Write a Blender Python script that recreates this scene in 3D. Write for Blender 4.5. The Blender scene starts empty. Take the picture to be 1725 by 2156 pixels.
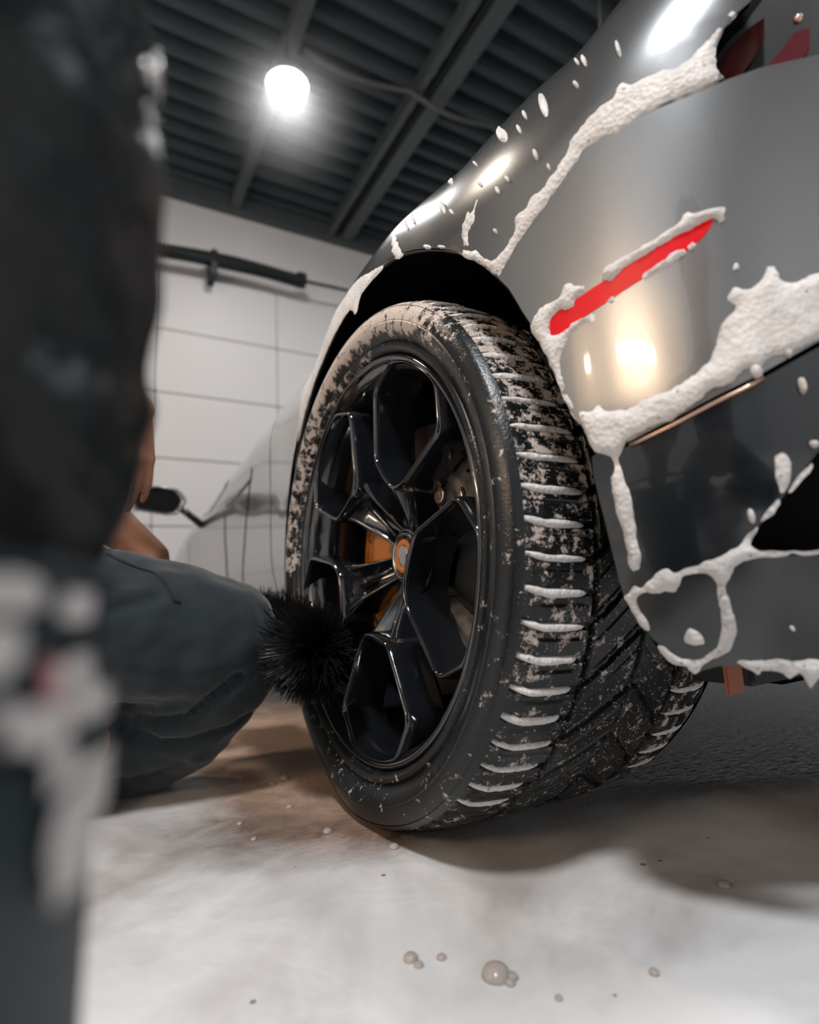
import bpy, bmesh, math, random
import numpy as np
from mathutils import Vector, Matrix, noise
from mathutils.bvhtree import BVHTree
from mathutils.geometry import delaunay_2d_cdt

random.seed(7)
np.random.seed(7)
S = bpy.context.scene
COL = S.collection
R = math.radians

# ------------------------------------------------------------------ camera
FPX, CX, CY = 1180.63, 862.5, 1078.0            # focal length and centre of the 1725 x 2156 frame
YAW, PITCH, ROLL = R(29.587), R(8.946), R(2.738)
CAM = Vector((-0.322, -0.7013, 0.2735))
FWD = Vector((math.sin(YAW) * math.cos(PITCH), math.cos(YAW) * math.cos(PITCH), math.sin(PITCH)))
RT0 = Vector((math.cos(YAW), -math.sin(YAW), 0))
DN0 = FWD.cross(RT0)
RIGHT = RT0 * math.cos(ROLL) + DN0 * math.sin(ROLL)
DOWN = -RT0 * math.sin(ROLL) + DN0 * math.cos(ROLL)
cd = bpy.data.cameras.new('camera')
cam = bpy.data.objects.new('camera', cd)
COL.objects.link(cam)
cd.sensor_fit = 'HORIZONTAL'
cd.sensor_width = 36.0
cd.lens = FPX / 1725.0 * 36.0
cd.clip_start = 0.01
m = Matrix((RIGHT, -DOWN, -FWD)).transposed().to_4x4()
m.translation = CAM
cam.matrix_world = m
cd.dof.use_dof = True
cd.dof.focus_distance = 0.63
cd.dof.aperture_fstop = 3.8
S.camera = cam

# ------------------------------------------------------------------ world, view
w = bpy.data.worlds.new('world')
S.world = w
w.use_nodes = True
w.node_tree.nodes['Background'].inputs[0].default_value = (0.55, 0.75, 0.9, 1)
w.node_tree.nodes['Background'].inputs[1].default_value = 0.05
S.view_settings.view_transform = 'Standard'
S.view_settings.look = 'None'
S.view_settings.exposure = 0.0
S.view_settings.gamma = 1.0
S.view_settings.use_curve_mapping = False
S.cycles.max_bounces = 6
S.cycles.diffuse_bounces = 3
S.cycles.glossy_bounces = 4
S.cycles.transmission_bounces = 4
S.cycles.use_adaptive_sampling = True
S.cycles.adaptive_threshold = 0.06
S.cycles.sample_clamp_indirect = 6.0

# room
XL, XR, YB, YF, ZC = -3.4, 6.0, -5.0, 5.0, 4.72

LAMPS = [(0.84, 2.92, 4.2, 70), (-1.5, -1.9, 4.2, 195), (2.6, -2.6, 4.2, 75), (4.2, 2.9, 4.2, 70), (-1.35, 1.9, 4.2, 38)]  # the last, warm one is added to light the floor beside the wheel


# ------------------------------------------------------------------ helpers
def ray(px, py):
    return (RIGHT * ((px - CX) / FPX) + DOWN * ((py - CY) / FPX) + FWD)


def at_depth(px, py, d):
    return CAM + ray(px, py) * d


def at_plane(px, py, axis, val):
    r = ray(px, py)
    return CAM + r * ((val - CAM[axis]) / r[axis])


def obj(name, verts, faces, mat=None, parent=None, smooth=False):
    me = bpy.data.meshes.new(name)
    me.from_pydata([tuple(v) for v in verts], [], [tuple(f) for f in faces])
    me.update()
    if smooth:
        me.polygons.foreach_set('use_smooth', [True] * len(me.polygons))
    o = bpy.data.objects.new(name, me)
    if mat:
        me.materials.append(mat)
    COL.objects.link(o)
    if parent:
        o.parent = parent
    return o


def bmobj(name, bm, mat=None, parent=None, smooth=False, auto=None):
    me = bpy.data.meshes.new(name)
    bmesh.ops.recalc_face_normals(bm, faces=bm.faces)
    bm.to_mesh(me)
    bm.free()
    if smooth:
        me.polygons.foreach_set('use_smooth', [True] * len(me.polygons))
    o = bpy.data.objects.new(name, me)
    if mat:
        me.materials.append(mat)
    COL.objects.link(o)
    if parent:
        o.parent = parent
    if auto:
        md = o.modifiers.new('e', 'EDGE_SPLIT')
        md.split_angle = R(auto)
    return o


def empty(name, loc=(0, 0, 0), parent=None):
    o = bpy.data.objects.new(name, None)
    o.location = loc
    o.empty_display_size = 0.05
    COL.objects.link(o)
    if parent:
        o.parent = parent
    return o


def tag(o, label=None, cat=None, group=None, kind=None):
    if label: o['label'] = label
    if cat: o['category'] = cat
    if group: o['group'] = group
    if kind: o['kind'] = kind
    return o


def box(bm, lo, hi, bev=0.0):
    r = bmesh.ops.create_cube(bm, size=1)
    vs = r['verts']
    for v in vs:
        v.co = Vector([lo[i] + (v.co[i] + .5) * (hi[i] - lo[i]) for i in range(3)])
    if bev:
        es = list({e for v in vs for e in v.link_edges})
        bmesh.ops.bevel(bm, geom=es, offset=bev, segments=2, affect='EDGES')
    return vs


def boxobj(name, lo, hi, mat, parent=None, bev=0.0):
    bm = bmesh.new()
    box(bm, lo, hi, bev)
    return bmobj(name, bm, mat, parent)


def tube(pts, rad, n=8, caps=True):
    """verts, faces of a tube along points; rad a number or a list."""
    pts = [Vector(p) for p in pts]
    rs = rad if isinstance(rad, (list, tuple)) else [rad] * len(pts)
    V, F = [], []
    up = Vector((0, 0, 1))
    t0 = (pts[1] - pts[0]).normalized()
    a = t0.cross(up)
    if a.length < 1e-3: a = t0.cross(Vector((1, 0, 0)))
    a.normalize()
    for i, p in enumerate(pts):
        t = (pts[min(i + 1, len(pts) - 1)] - pts[max(i - 1, 0)]).normalized()
        a = (a - t * a.dot(t)).normalized()
        b = t.cross(a)
        for k in range(n):
            c = 2 * math.pi * k / n
            V.append(p + (a * math.cos(c) + b * math.sin(c)) * rs[i])
    for i in range(len(pts) - 1):
        for k in range(n):
            F.append((i * n + k, i * n + (k + 1) % n, (i + 1) * n + (k + 1) % n, (i + 1) * n + k))
    if caps:
        F.append(tuple(range(n))[::-1])
        F.append(tuple(range((len(pts) - 1) * n, len(pts) * n)))
    return V, F


def merge(parts):
    V, F = [], []
    for v, f in parts:
        k = len(V)
        V += list(v)
        F += [tuple(i + k for i in g) for g in f]
    return V, F


def lathe(profile, n=128, a0=0.0, a1=2 * math.pi):
    """profile of (x, r) about the X axis."""
    full = abs(a1 - a0 - 2 * math.pi) < 1e-6
    m_ = n if full else n + 1
    V, F = [], []
    for x, r in profile:
        for k in range(m_):
            c = a0 + (a1 - a0) * k / n
            V.append((x, r * math.cos(c), r * math.sin(c)))
    for i in range(len(profile) - 1):
        for k in range(n):
            k2 = (k + 1) % m_
            F.append((i * m_ + k, i * m_ + k2, (i + 1) * m_ + k2, (i + 1) * m_ + k))
    return V, F


def fbm(p, sc=1.0, oc=3):
    p = Vector(p) * sc
    s, a = 0.0, 1.0
    for i in range(oc):
        s += a * noise.noise(p)
        p = p * 2.03 + Vector((7.1, 3.7, 1.3))
        a *= .5
    return s


def catmull(P, n=8, closed=False):
    P = [Vector(p) for p in P]
    out = []
    m_ = len(P)
    rng = range(m_) if closed else range(m_ - 1)
    for i in rng:
        p1, p2 = P[i], P[(i + 1) % m_]
        p0 = P[i - 1] if (closed or i > 0) else p1 * 2 - p2
        p3 = P[(i + 2) % m_] if (closed or i + 2 < m_) else p2 * 2 - p1
        for k in range(n):
            t = k / n
            out.append(.5 * ((2 * p1) + (p2 - p0) * t + (2 * p0 - 5 * p1 + 4 * p2 - p3) * t * t + (3 * p1 - p0 - 3 * p2 + p3) * t ** 3))
    if not closed: out.append(P[-1])
    return out


# ------------------------------------------------------------------ materials
def mat(name, base=(.5, .5, .5), rough=.5, metal=0.0, coat=0.0, spec=.5, **kw):
    M = bpy.data.materials.new(name)
    M.use_nodes = True
    b = M.node_tree.nodes['Principled BSDF']
    b.inputs['Base Color'].default_value = (*base, 1)
    b.inputs['Roughness'].default_value = rough
    b.inputs['Metallic'].default_value = metal
    b.inputs['Coat Weight'].default_value = coat
    b.inputs['Coat Roughness'].default_value = kw.get('coat_rough', .04)
    b.inputs['Specular IOR Level'].default_value = spec
    if 'emit' in kw:
        b.inputs['Emission Color'].default_value = (*kw['emit'], 1)
        b.inputs['Emission Strength'].default_value = kw.get('power', 1)
    if 'trans' in kw: b.inputs['Transmission Weight'].default_value = kw['trans']
    if 'sss' in kw:
        b.inputs['Subsurface Weight'].default_value = kw['sss']
        b.inputs['Subsurface Radius'].default_value = kw.get('sssr', (.01, .008, .006))
        b.inputs['Subsurface Scale'].default_value = 1.0
    return M


class NT:
    def __init__(s, M):
        s.t = M.node_tree
        s.b = s.t.nodes['Principled BSDF']

    def n(s, typ, **kw):
        x = s.t.nodes.new(typ)
        for k, v in kw.items():
            if k.startswith('i_'):
                x.inputs[k[2:].replace('_', ' ')].default_value = v
            else:
                setattr(x, k, v)
        return x

    def l(s, a, b):
        s.t.links.new(a, b)

    def coord(s, which='Object'):
        return s.n('ShaderNodeTexCoord').outputs[which]

    def noise(s, vec, scale, detail=4, rough=.55, dist=0.0):
        x = s.n('ShaderNodeTexNoise')
        x.inputs['Scale'].default_value = scale
        x.inputs['Detail'].default_value = detail
        x.inputs['Roughness'].default_value = rough
        x.inputs['Distortion'].default_value = dist
        if vec is not None: s.l(vec, x.inputs['Vector'])
        return x.outputs['Fac']

    def ramp(s, fac, stops):
        x = s.n('ShaderNodeValToRGB')
        e = x.color_ramp.elements
        while len(e) < len(stops): e.new(.5)
        for q, (p, c) in zip(e, stops):
            q.position = p
            q.color = (*c, 1) if len(c) == 3 else c
        s.l(fac, x.inputs[0])
        return x.outputs[0]

    def math(s, op, a, b=None, clamp=False):
        x = s.n('ShaderNodeMath', operation=op, use_clamp=clamp)
        for i, q in enumerate((a, b)):
            if q is None: continue
            if isinstance(q, (int, float)): x.inputs[i].default_value = q
            else: s.l(q, x.inputs[i])
        return x.outputs[0]

    def mix(s, fac, a, b):
        x = s.n('ShaderNodeMix', data_type='RGBA')
        for i, q in ((0, fac), (6, a), (7, b)):
            if isinstance(q, (int, float)): x.inputs[i].default_value = q
            elif isinstance(q, tuple): x.inputs[i].default_value = (*q, 1)
            else: s.l(q, x.inputs[i])
        return x.outputs[2]

    def bump(s, h, strength=.3, dist=.01, normal=None):
        x = s.n('ShaderNodeBump')
        x.inputs['Strength'].default_value = strength
        x.inputs['Distance'].default_value = dist
        s.l(h, x.inputs['Height'])
        if normal: s.l(normal, x.inputs['Normal'])
        s.l(x.outputs[0], s.b.inputs['Normal'])
        return x.outputs[0]


M = {}
# silver paint with a clear coat and fine water film
M['paint'] = mat('silver_paint', (.225, .23, .235), .27, .8, 1.0, coat_rough=.05)
t = NT(M['paint'])
t.bump(t.noise(t.coord(), 900, 2), .02, .0006)
M['paint_edge'] = mat('silver_paint_edge', (.30, .31, .32), .35, .8, .6)
M['black_gloss'] = mat('black_gloss', (.010, .012, .014), .12, 0, .8, coat_rough=.03)
M['black_panel'] = mat('black_bumper_panel', (.008, .011, .014), .16, 0, .5, coat_rough=.06)
t = NT(M['black_panel'])
sm = t.noise(t.coord(), 9, 4, .6, .6)
t.l(t.ramp(sm, [(.35, (.10, .10, .10)), (.7, (.34, .34, .34))]), t.b.inputs['Roughness'])
M['black'] = mat('black_plastic', (.008, .009, .010), .6)
M['liner'] = mat('wheel_well_liner', (.004, .004, .005), .95, spec=.08)
M['gap'] = mat('dark_gap', (.004, .004, .005), .9, spec=.1)
M['rim'] = mat('gloss_black_alloy', (.007, .008, .010), .10, 0, 1.0, coat_rough=.03)
t = NT(M['rim'])
dn = t.noise(t.coord(), 38, 3, .6)
t.l(t.ramp(dn, [(.45, (.07, .07, .07)), (.75, (.26, .26, .26))]), t.b.inputs['Roughness'])
M['orange'] = mat('orange_enamel', (.62, .19, .008), .35, 0, .4)
M['disc'] = mat('carbon_brake_disc', (.026, .018, .014), .5, .3)
M['caliper'] = mat('grey_cast_caliper', (.22, .20, .185), .5, .6)
t = NT(M['caliper'])
cn = t.noise(t.coord(), 60, 4)
t.l(t.ramp(cn, [(.35, (.055, .050, .047)), (.7, (.17, .15, .135))]), t.b.inputs['Base Color'])
t.bump(cn, .15, .002)
M['bolt'] = mat('zinc_bolt', (.55, .44, .36), .35, .9)
M['steel'] = mat('bright_steel', (.6, .58, .56), .25, 1.0)
M['bronze'] = mat('copper_glint_and_bulb', (.62, .40, .30), .22, .9)  # colour of the painted warm edge highlight; the bulb uses it too
M['red'] = mat('red_marker_lens', (.66, .0, .008), .3, 0, 0, .25)
M['redglass'] = mat('dark_red_tail_lens', (.022, .002, .002), .08, 0, 1.0)
M['redlit'] = mat('crimson_tail_lens', (.085, .005, .014), .15, 0, 1.0)
M['glass'] = mat('dark_glass', (.012, .014, .016), .05, 0, 1.0)
M['mirrorglass'] = mat('mirror_black', (.005, .005, .006), .6, 0, 0, .1)

# foam
M['foam'] = mat('soap_foam', (.66, .63, .61), .55, sss=.0)
t = NT(M['foam'])
co = t.coord('Object')
v = t.n('ShaderNodeTexVoronoi', feature='F1')
v.inputs['Scale'].default_value = 260
t.l(co, v.inputs['Vector'])
v2 = t.n('ShaderNodeTexVoronoi', feature='F1')
v2.inputs['Scale'].default_value = 95
t.l(co, v2.inputs['Vector'])
n1 = t.noise(co, 45, 3)
pit = t.math('LESS_THAN', v2.outputs['Distance'], .13)
pit = t.math('MULTIPLY', pit, t.math('GREATER_THAN', n1, .5))
c1 = t.ramp(n1, [(.3, (.52, .495, .48)), (.7, (.70, .675, .66))])
t.l(t.mix(t.math('MULTIPLY', pit, .75), c1, (.20, .17, .155)), t.b.inputs['Base Color'])
t.bump(t.math('ADD', v.outputs['Distance'], t.math('MULTIPLY', n1, 1.5)), .35, .003)

# tyre rubber with a film of foam where the vertex attribute says so
M['rubber'] = mat('wet_rubber', (.007, .0085, .0095), .4, 0, 0, .4)
t = NT(M['rubber'])
co = t.coord('Object')
at = t.n('ShaderNodeAttribute', attribute_name='foam')
na = t.noise(co, 70, 5, .65, .3)
nb = t.noise(co, 380, 3, .6)
fac = t.math('ADD', at.outputs['Fac'], t.math('MULTIPLY', t.math('SUBTRACT', na, .5), 1.9))
fac = t.math('ADD', fac, t.math('MULTIPLY', t.math('SUBTRACT', nb, .5), .8))
fr = t.ramp(fac, [(.46, (0, 0, 0)), (.62, (1, 1, 1))])
sp = t.n('ShaderNodeTexVoronoi', feature='F1')
sp.inputs['Scale'].default_value = 210
t.l(co, sp.inputs['Vector'])
at2 = t.n('ShaderNodeAttribute', attribute_name='speck')
spk = t.math('LESS_THAN', sp.outputs['Distance'], t.math('MULTIPLY', at2.outputs['Fac'], t.math('MULTIPLY', na, .72)))
allf = t.math('MAXIMUM', fr, t.math('MULTIPLY', spk, .55))
t.l(t.mix(allf, (.007, .0085, .0095), (.50, .425, .375)), t.b.inputs['Base Color'])
t.l(t.math('ADD', t.math('MULTIPLY', allf, .35), .28), t.b.inputs['Roughness'])
t.bump(t.math('ADD', t.math('MULTIPLY', allf, 1.0), t.math('MULTIPLY', nb, .5)), .35, .0025)

# white painted wall and door
M['wall'] = mat('white_painted_wall', (.80, .78, .77), .6)
t = NT(M['wall'])
t.l(t.ramp(t.noise(t.coord(), 1.2, 5), [(.3, (.80, .78, .77)), (.7, (.87, .85, .84))]), t.b.inputs['Base Color'])
M['door'] = mat('white_door_panel', (.66, .645, .64), .5)
t = NT(M['door'])
t.bump(t.noise(t.coord(), 60, 3), .05, .01)
M['ceiling'] = mat('dark_painted_deck', (.050, .068, .078), .65)
M['beam'] = mat('dark_painted_beam', (.080, .092, .10), .55)
M['conduit'] = mat('grey_conduit', (.16, .165, .165), .5, .4)
M['spring'] = mat('black_oiled_spring', (.028, .032, .034), .5, .6)
M['glowpanel'] = mat('warm_glow_panel', (.6, .5, .4), .5, emit=(1.0, .72, .50), power=1.15)  # emission of the added warm panel
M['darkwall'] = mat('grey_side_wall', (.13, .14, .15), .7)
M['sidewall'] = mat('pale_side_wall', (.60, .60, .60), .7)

# floor: wet brown concrete under a soap foam film
M['floor'] = mat('wet_floor_with_soap', (.7, .7, .7), .4)
t = NT(M['floor'])
co = t.coord('Object')
sx = t.n('ShaderNodeSeparateXYZ')
t.l(co, sx.inputs[0])
X, Y = sx.outputs[0], sx.outputs[1]
warp = t.noise(co, 3.0, 5, .6, .5)
warp2 = t.noise(co, 14.0, 5, .65, .8)
wv = t.math('ADD', t.math('MULTIPLY', t.math('SUBTRACT', warp, .5), .55), t.math('MULTIPLY', t.math('SUBTRACT', warp2, .5), .16))
# the rinsed wet zone under and in front of the car
e1 = t.math('ADD', t.math('ADD', Y, t.math('MULTIPLY', X, .51)), -.046)          # beyond the line y = .05 - .5 x
e1 = t.math('ADD', e1, t.math('MULTIPLY', t.math('DIVIDE', t.math('SUBTRACT', .12, X), .12, True), .15))   # reaching further out beside the tyre
e2 = t.math('ADD', X, t.math('ADD', t.math('MULTIPLY', Y, .12), .16))              # inwards of x = -.10 - .12 y
wet = t.math('MINIMUM', e1, e2)
wet = t.math('ADD', wet, t.math('MULTIPLY', wv, .35))
wetf = t.ramp(t.math('ADD', t.math('MULTIPLY', wet, 5.0), .5), [(.25, (0, 0, 0)), (.75, (1, 1, 1))])
# thin places and holes in the foam film
thin = t.ramp(t.noise(co, 3.4, 5, .55, .5), [(.44, (0, 0, 0)), (.66, (1, 1, 1))])
hol = t.n('ShaderNodeTexVoronoi', feature='F1')
hol.inputs['Scale'].default_value = 17
t.l(co, hol.inputs['Vector'])
hole = t.math('LESS_THAN', hol.outputs['Distance'], t.math('MULTIPLY', t.noise(co, 2.3, 2), .09))
foamcol = t.ramp(t.noise(co, 4.0, 4, .5, .3), [(.3, (.60, .595, .59)), (.7, (.78, .77, .765))])
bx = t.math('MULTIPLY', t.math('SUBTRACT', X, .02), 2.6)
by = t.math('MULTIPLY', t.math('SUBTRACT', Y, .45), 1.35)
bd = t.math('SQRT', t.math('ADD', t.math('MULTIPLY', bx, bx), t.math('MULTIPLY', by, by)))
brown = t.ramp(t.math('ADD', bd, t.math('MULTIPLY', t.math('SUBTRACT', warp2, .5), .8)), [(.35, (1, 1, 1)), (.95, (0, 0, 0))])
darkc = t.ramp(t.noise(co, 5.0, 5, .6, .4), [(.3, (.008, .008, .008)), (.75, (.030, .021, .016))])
tanglow = t.ramp(t.noise(co, 6.0, 6, .65, .8), [(.3, (.34, .21, .145)), (.7, (.52, .36, .27))])  # muddy tan, with warm reflected light painted into the colour
wetcol = t.mix(brown, darkc, tanglow)
film = t.mix(t.math('MULTIPLY', thin, .75), foamcol, (.27, .235, .21))
film = t.mix(t.math('MULTIPLY', hole, .8), film, (.12, .09, .075))
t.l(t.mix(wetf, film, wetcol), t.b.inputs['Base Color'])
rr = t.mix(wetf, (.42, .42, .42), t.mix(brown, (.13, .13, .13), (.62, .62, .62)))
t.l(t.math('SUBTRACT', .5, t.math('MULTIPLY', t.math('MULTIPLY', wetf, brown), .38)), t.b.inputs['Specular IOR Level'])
t.l(rr, t.b.inputs['Roughness'])
mp = t.n('ShaderNodeMapping')
mp.inputs['Scale'].default_value = (1, 2.6, 1)
mp.inputs['Rotation'].default_value = (0, 0, R(28))
t.l(co, mp.inputs['Vector'])
rip = t.noise(mp.outputs[0], 55, 4, .6, 1.0)
fo = t.math('ADD', t.math('MULTIPLY', t.noise(co, 9, 4, .5, .3), .8), t.math('MULTIPLY', hole, -.6))
hgt = t.mix(wetf, fo, t.math('MULTIPLY', rip, .5))
t.bump(hgt, .55, .012)

# cloth and skin
M['trouser'] = mat('dark_slate_cloth', (.015, .023, .029), .85, spec=.25)
t = NT(M['trouser'])
t.bump(t.noise(t.coord(), 900, 2), .15, .001)
t.b.inputs['Sheen Weight'].default_value = .25
M['jacket'] = mat('black_jacket_cloth', (.014, .018, .021), .42, spec=.35)
t = NT(M['jacket'])
jn = t.noise(t.coord(), 11, 3, .5)
t.l(t.ramp(jn, [(.45, (.003, .005, .0062)), (.75, (.012, .016, .018))]), t.b.inputs['Base Color'])
t.bump(t.noise(t.coord(), 22, 4), .6, .02)
M['seam'] = mat('dark_stitch', (.008, .010, .012), .9)
M['skin'] = mat('skin', (.50, .24, .15), .5, sss=.15, sssr=(.012, .005, .003))
M['nail'] = mat('nail', (.60, .36, .28), .35)
M['eye'] = mat('eye', (.10, .07, .05), .1)
M['lip'] = mat('lip', (.40, .15, .12), .45)
M['hair'] = mat('dark_hair', (.012, .009, .007), .6)
M['shoe'] = mat('grey_shoe', (.16, .165, .17), .4)
M['bristle'] = mat('black_bristle', (.006, .007, .008), .35, spec=.6)
M['handle'] = mat('black_rubber_handle', (.01, .01, .011), .5)
M['bucket'] = mat('slate_bucket_plastic', (.022, .033, .040), .6, spec=.3)
M['label'] = mat('pale_label_print', (.62, .59, .58), .5)
M['labelred'] = mat('pink_label_print', (.65, .28, .30), .5)
M['lampbody'] = mat('lamp_housing', (.10, .10, .10), .5, .5)
M['lampglow'] = mat('lamp_diffuser', (1, 1, 1), .5, emit=(1.0, .98, .97), power=14)
M['lampbright'] = mat('lamp_diffuser_bright', (1, 1, 1), .5, emit=(1.0, .98, .97), power=230)
M['tubewarm'] = mat('warm_tube', (1, 1, 1), .5, emit=(1.0, .76, .52), power=24)
M['bubble'] = mat('soap_bubble', (.62, .55, .50), .06, trans=.55)
M['tie'] = mat('orange_tag', (.30, .085, .035), .5)

# ------------------------------------------------------------------ the room
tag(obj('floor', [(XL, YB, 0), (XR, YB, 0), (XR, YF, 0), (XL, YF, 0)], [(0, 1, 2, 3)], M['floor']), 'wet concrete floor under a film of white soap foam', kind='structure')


def slab(name, lo, hi, mt, label):
    o = boxobj(name, lo, hi, mt)
    tag(o, label, kind='structure')
    return o


slab('wall_front', (XL, YF + .06, 0), (XR, YF + .2, ZC + .3), M['wall'], 'white garage wall above and around the overhead door')
slab('wall_left', (XL - .15, YB, 0), (XL, YF, ZC + .3), M['sidewall'], 'pale side wall left of the camera')
slab('wall_right', (XR, YB, 0), (XR + .15, YF, ZC + .3), M['darkwall'], 'side wall beyond the car, darkened to dim its floor reflection')  # grey picked to keep the wet floor's reflection dark
slab('wall_back', (XL, YB - .15, 0), (XR, YB, ZC + .3), M['sidewall'], 'pale wall behind the camera')

slab('bounce_strip_right', (XR - .04, YB, 0), (XR, YF, .22), M['wall'], 'added white strip on the wall beyond the car, for its floor reflection')  # added strip whose bright reflection shows on the wet floor under the car

# corrugated deck: ribs run along X
V, F = [], []
prof = []
y = YB
while y < YF + .06:
    prof += [(y, ZC + .10), (y + .055, ZC + .10), (y + .085, ZC), (y + .155, ZC), (y + .185, ZC + .10)]
    y += .2
for yy, zz in prof:
    V += [(XL, yy, zz), (XR, yy, zz)]
for i in range(len(prof) - 1):
    F.append((2 * i, 2 * i + 1, 2 * i + 3, 2 * i + 2))
tag(obj('ceiling', V, F, M['ceiling']), 'dark corrugated metal deck ceiling', kind='structure')

BE = [(.88, .055, 'thin dark roof beam running past the round lamp'), (2.18, .07, 'heavy dark roof beam meeting the car roofline'),
      (1.98, .03, 'slim dark roof rail beside the heavy beam'), (3.5, .07, 'dark roof beam high above the tail light'), (-.9, .055, 'dark roof beam above the dark jacket')]
for x, hw, lab in BE:
    bm = bmesh.new()
    box(bm, (x - hw, YB, ZC - .14), (x + hw, YF + .05, ZC - .12))
    box(bm, (x - hw * .35, YB, ZC - .12), (x + hw * .35, YF + .05, ZC - .02))
    box(bm, (x - hw, YB, ZC - .02), (x + hw, YF + .05, ZC))
    tag(bmobj('roof_beam', bm, M['beam']), lab, kind='structure')
# dark angle along the wall top
tag(boxobj('trim_1', (XL, YF - .06, ZC - .16), (XR, YF + .06, ZC), M['beam']), 'dark steel angle where the wall meets the ceiling', kind='structure')
# sagging cable under the deck
pts = []
for a, b in (((640, 108), (860, 190)), ((860, 190), (1032, 264)), ((1032, 264), (1300, 390))):
    for k in range(10):
        u = k / 10
        p = at_plane(a[0] + (b[0] - a[0]) * u, a[1] + (b[1] - a[1]) * u, 2, ZC - .15)
        p.z -= .07 * math.sin(math.pi * u)
        pts.append(p)
tag(obj('ceiling_cable', *tube(pts, .022, 8), M['conduit'], smooth=True), 'pale grey cable sagging in loops under the dark ceiling', 'cable')
# two hanger rods above the car
for i, (x0, x1) in enumerate(((1262, 1266), (1308, 1296))):
    a, b = at_plane(x0, -10, 1, 1.2 + .2 * i), at_plane(x1, 90, 1, 1.2 + .2 * i)
    
    tag(obj('hanger_rod', *tube([a, b], .009, 6), M['conduit'], smooth=True),
        ('thin straight hanger rod above the car roofline', 'thin slanting hanger rod next to the straight one')[i], 'rod')

# overhead door: sections one above another, each split by upright joints
door = empty('door_1', (0, YF, 0))
tag(door, 'white sectional overhead door in the far wall', kind='structure')
zs = [0.02, .42, 1.07, 1.73, 2.39, 3.05, 3.70]
xs = [-3.3, -1.08, .13, 1.34, 2.55, 3.76, 4.97, 5.9]
for i in range(len(zs) - 1):
    for j in range(len(xs) - 1):
        g = .0035
        bm = bmesh.new()
        box(bm, (xs[j] + g, -.02, zs[i] + g), (xs[j + 1] - g, .06, zs[i + 1] - g), .008)
        bmobj('door_panel', bm, M['door'], door)
tag(boxobj('door_backing', (xs[0], .055, 0), (xs[-1], .062, 3.72), M['conduit'], door))

# torsion spring above the door
a, b = at_plane(300, 518, 1, YF - .22), at_plane(632, 590, 1, YF - .22)
spring = empty('torsion_spring', (a.x, a.y, a.z))
tag(spring, 'black torsion spring on a shaft above the overhead door', 'spring')
pt = []
L = (b - a).length + .9
d = (b - a).normalized()
a0 = a - d * .9
nt = 62
for k in range(nt * 8):
    u = k / (nt * 8)
    c = u * nt * 2 * math.pi
    n_ = Vector((0, 0, 1))
    q_ = d.cross(n_).normalized()
    sag = -.03 * math.sin(math.pi * u * 2.2)
    pt.append(a0 + d * L * u + (n_ * math.cos(c) + q_ * math.sin(c)) * .060 + Vector((0, 0, sag)) - spring.location)
obj('coil', *tube(pt, .016, 6), M['spring'], spring, smooth=True)
obj('shaft', *tube([a0 - spring.location, b + d * 3.2 - spring.location], .018, 8), M['spring'], spring, smooth=True)
obj('coil_core', *tube([a0 - spring.location, b - spring.location], .055, 12), M['spring'], spring, smooth=True)
c_ = at_plane(450, 555, 1, YF - .22) - spring.location
boxobj('centre_bracket', c_ - Vector((.03, .05, .14)), c_ + Vector((.03, .22, .13)), M['spring'], spring)
c_ = at_plane(632, 590, 1, YF - .22) - spring.location
obj('winding_cone', *tube([c_ - d * .03, c_ + d * .05], [.085, .085], 14), M['spring'], spring)
del a, b

# round high bay lamps; the last is the added warm fill lamp
for i, (x, y, z, pw) in enumerate(LAMPS):
    lab = ['round high bay lamp glowing under the dark ceiling', 'round high bay lamp behind the camera', 'round high bay lamp over the car tail',
           'round high bay lamp over the far side of the car', 'added warm fill lamp left of the car door'][i]
    lp = empty('high_bay_lamp', (x, y, z))
    tag(lp, lab, 'lamp', 'round high bay lamps')
    V, F = lathe([(.20, .0), (.20, .06), (.10, .07), (.09, .13), (.02, .16), (-.005, .165), (-.005, .152), (.012, .15)], 40)
    obj('housing', [(p[1], p[2], p[0]) for p in V], F, M['lampbody'], lp, True)
    obj('hanger', *tube([(0, 0, .19), (0, 0, ZC - z)], .008, 6), M['lampbody'], lp)
    V, F = lathe([(-.055, .0005), (-.052, .04), (-.044, .08), (-.028, .118), (-.010, .142), (.004, .151)], 40)
    obj('diffuser', [(p[1], p[2], p[0]) for p in V], F, M['lampglow' if i else 'lampbright'], lp, True)
    if i == 0: continue
    ld = bpy.data.lights.new('lamp_light', 'AREA')
    ld.shape = 'DISK'
    ld.size = .60 if i else .30
    ld.energy = pw
    ld.color = (.95, .97, 1.0) if i < 4 else (1.0, .84, .68)
    lo = bpy.data.objects.new('lamp_light', ld)
    lo.location = (0, 0, -.065)
    COL.objects.link(lo)
    lo.parent = lp
tag(boxobj('glow_panel', (XL, -2.5, 1.40), (XL + .02, .55, 2.40), M['glowpanel']), 'wide added panel glowing warm on the left side wall', kind='structure')  # added glowing panel: warm fill and the tan reflection in the bumper
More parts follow.
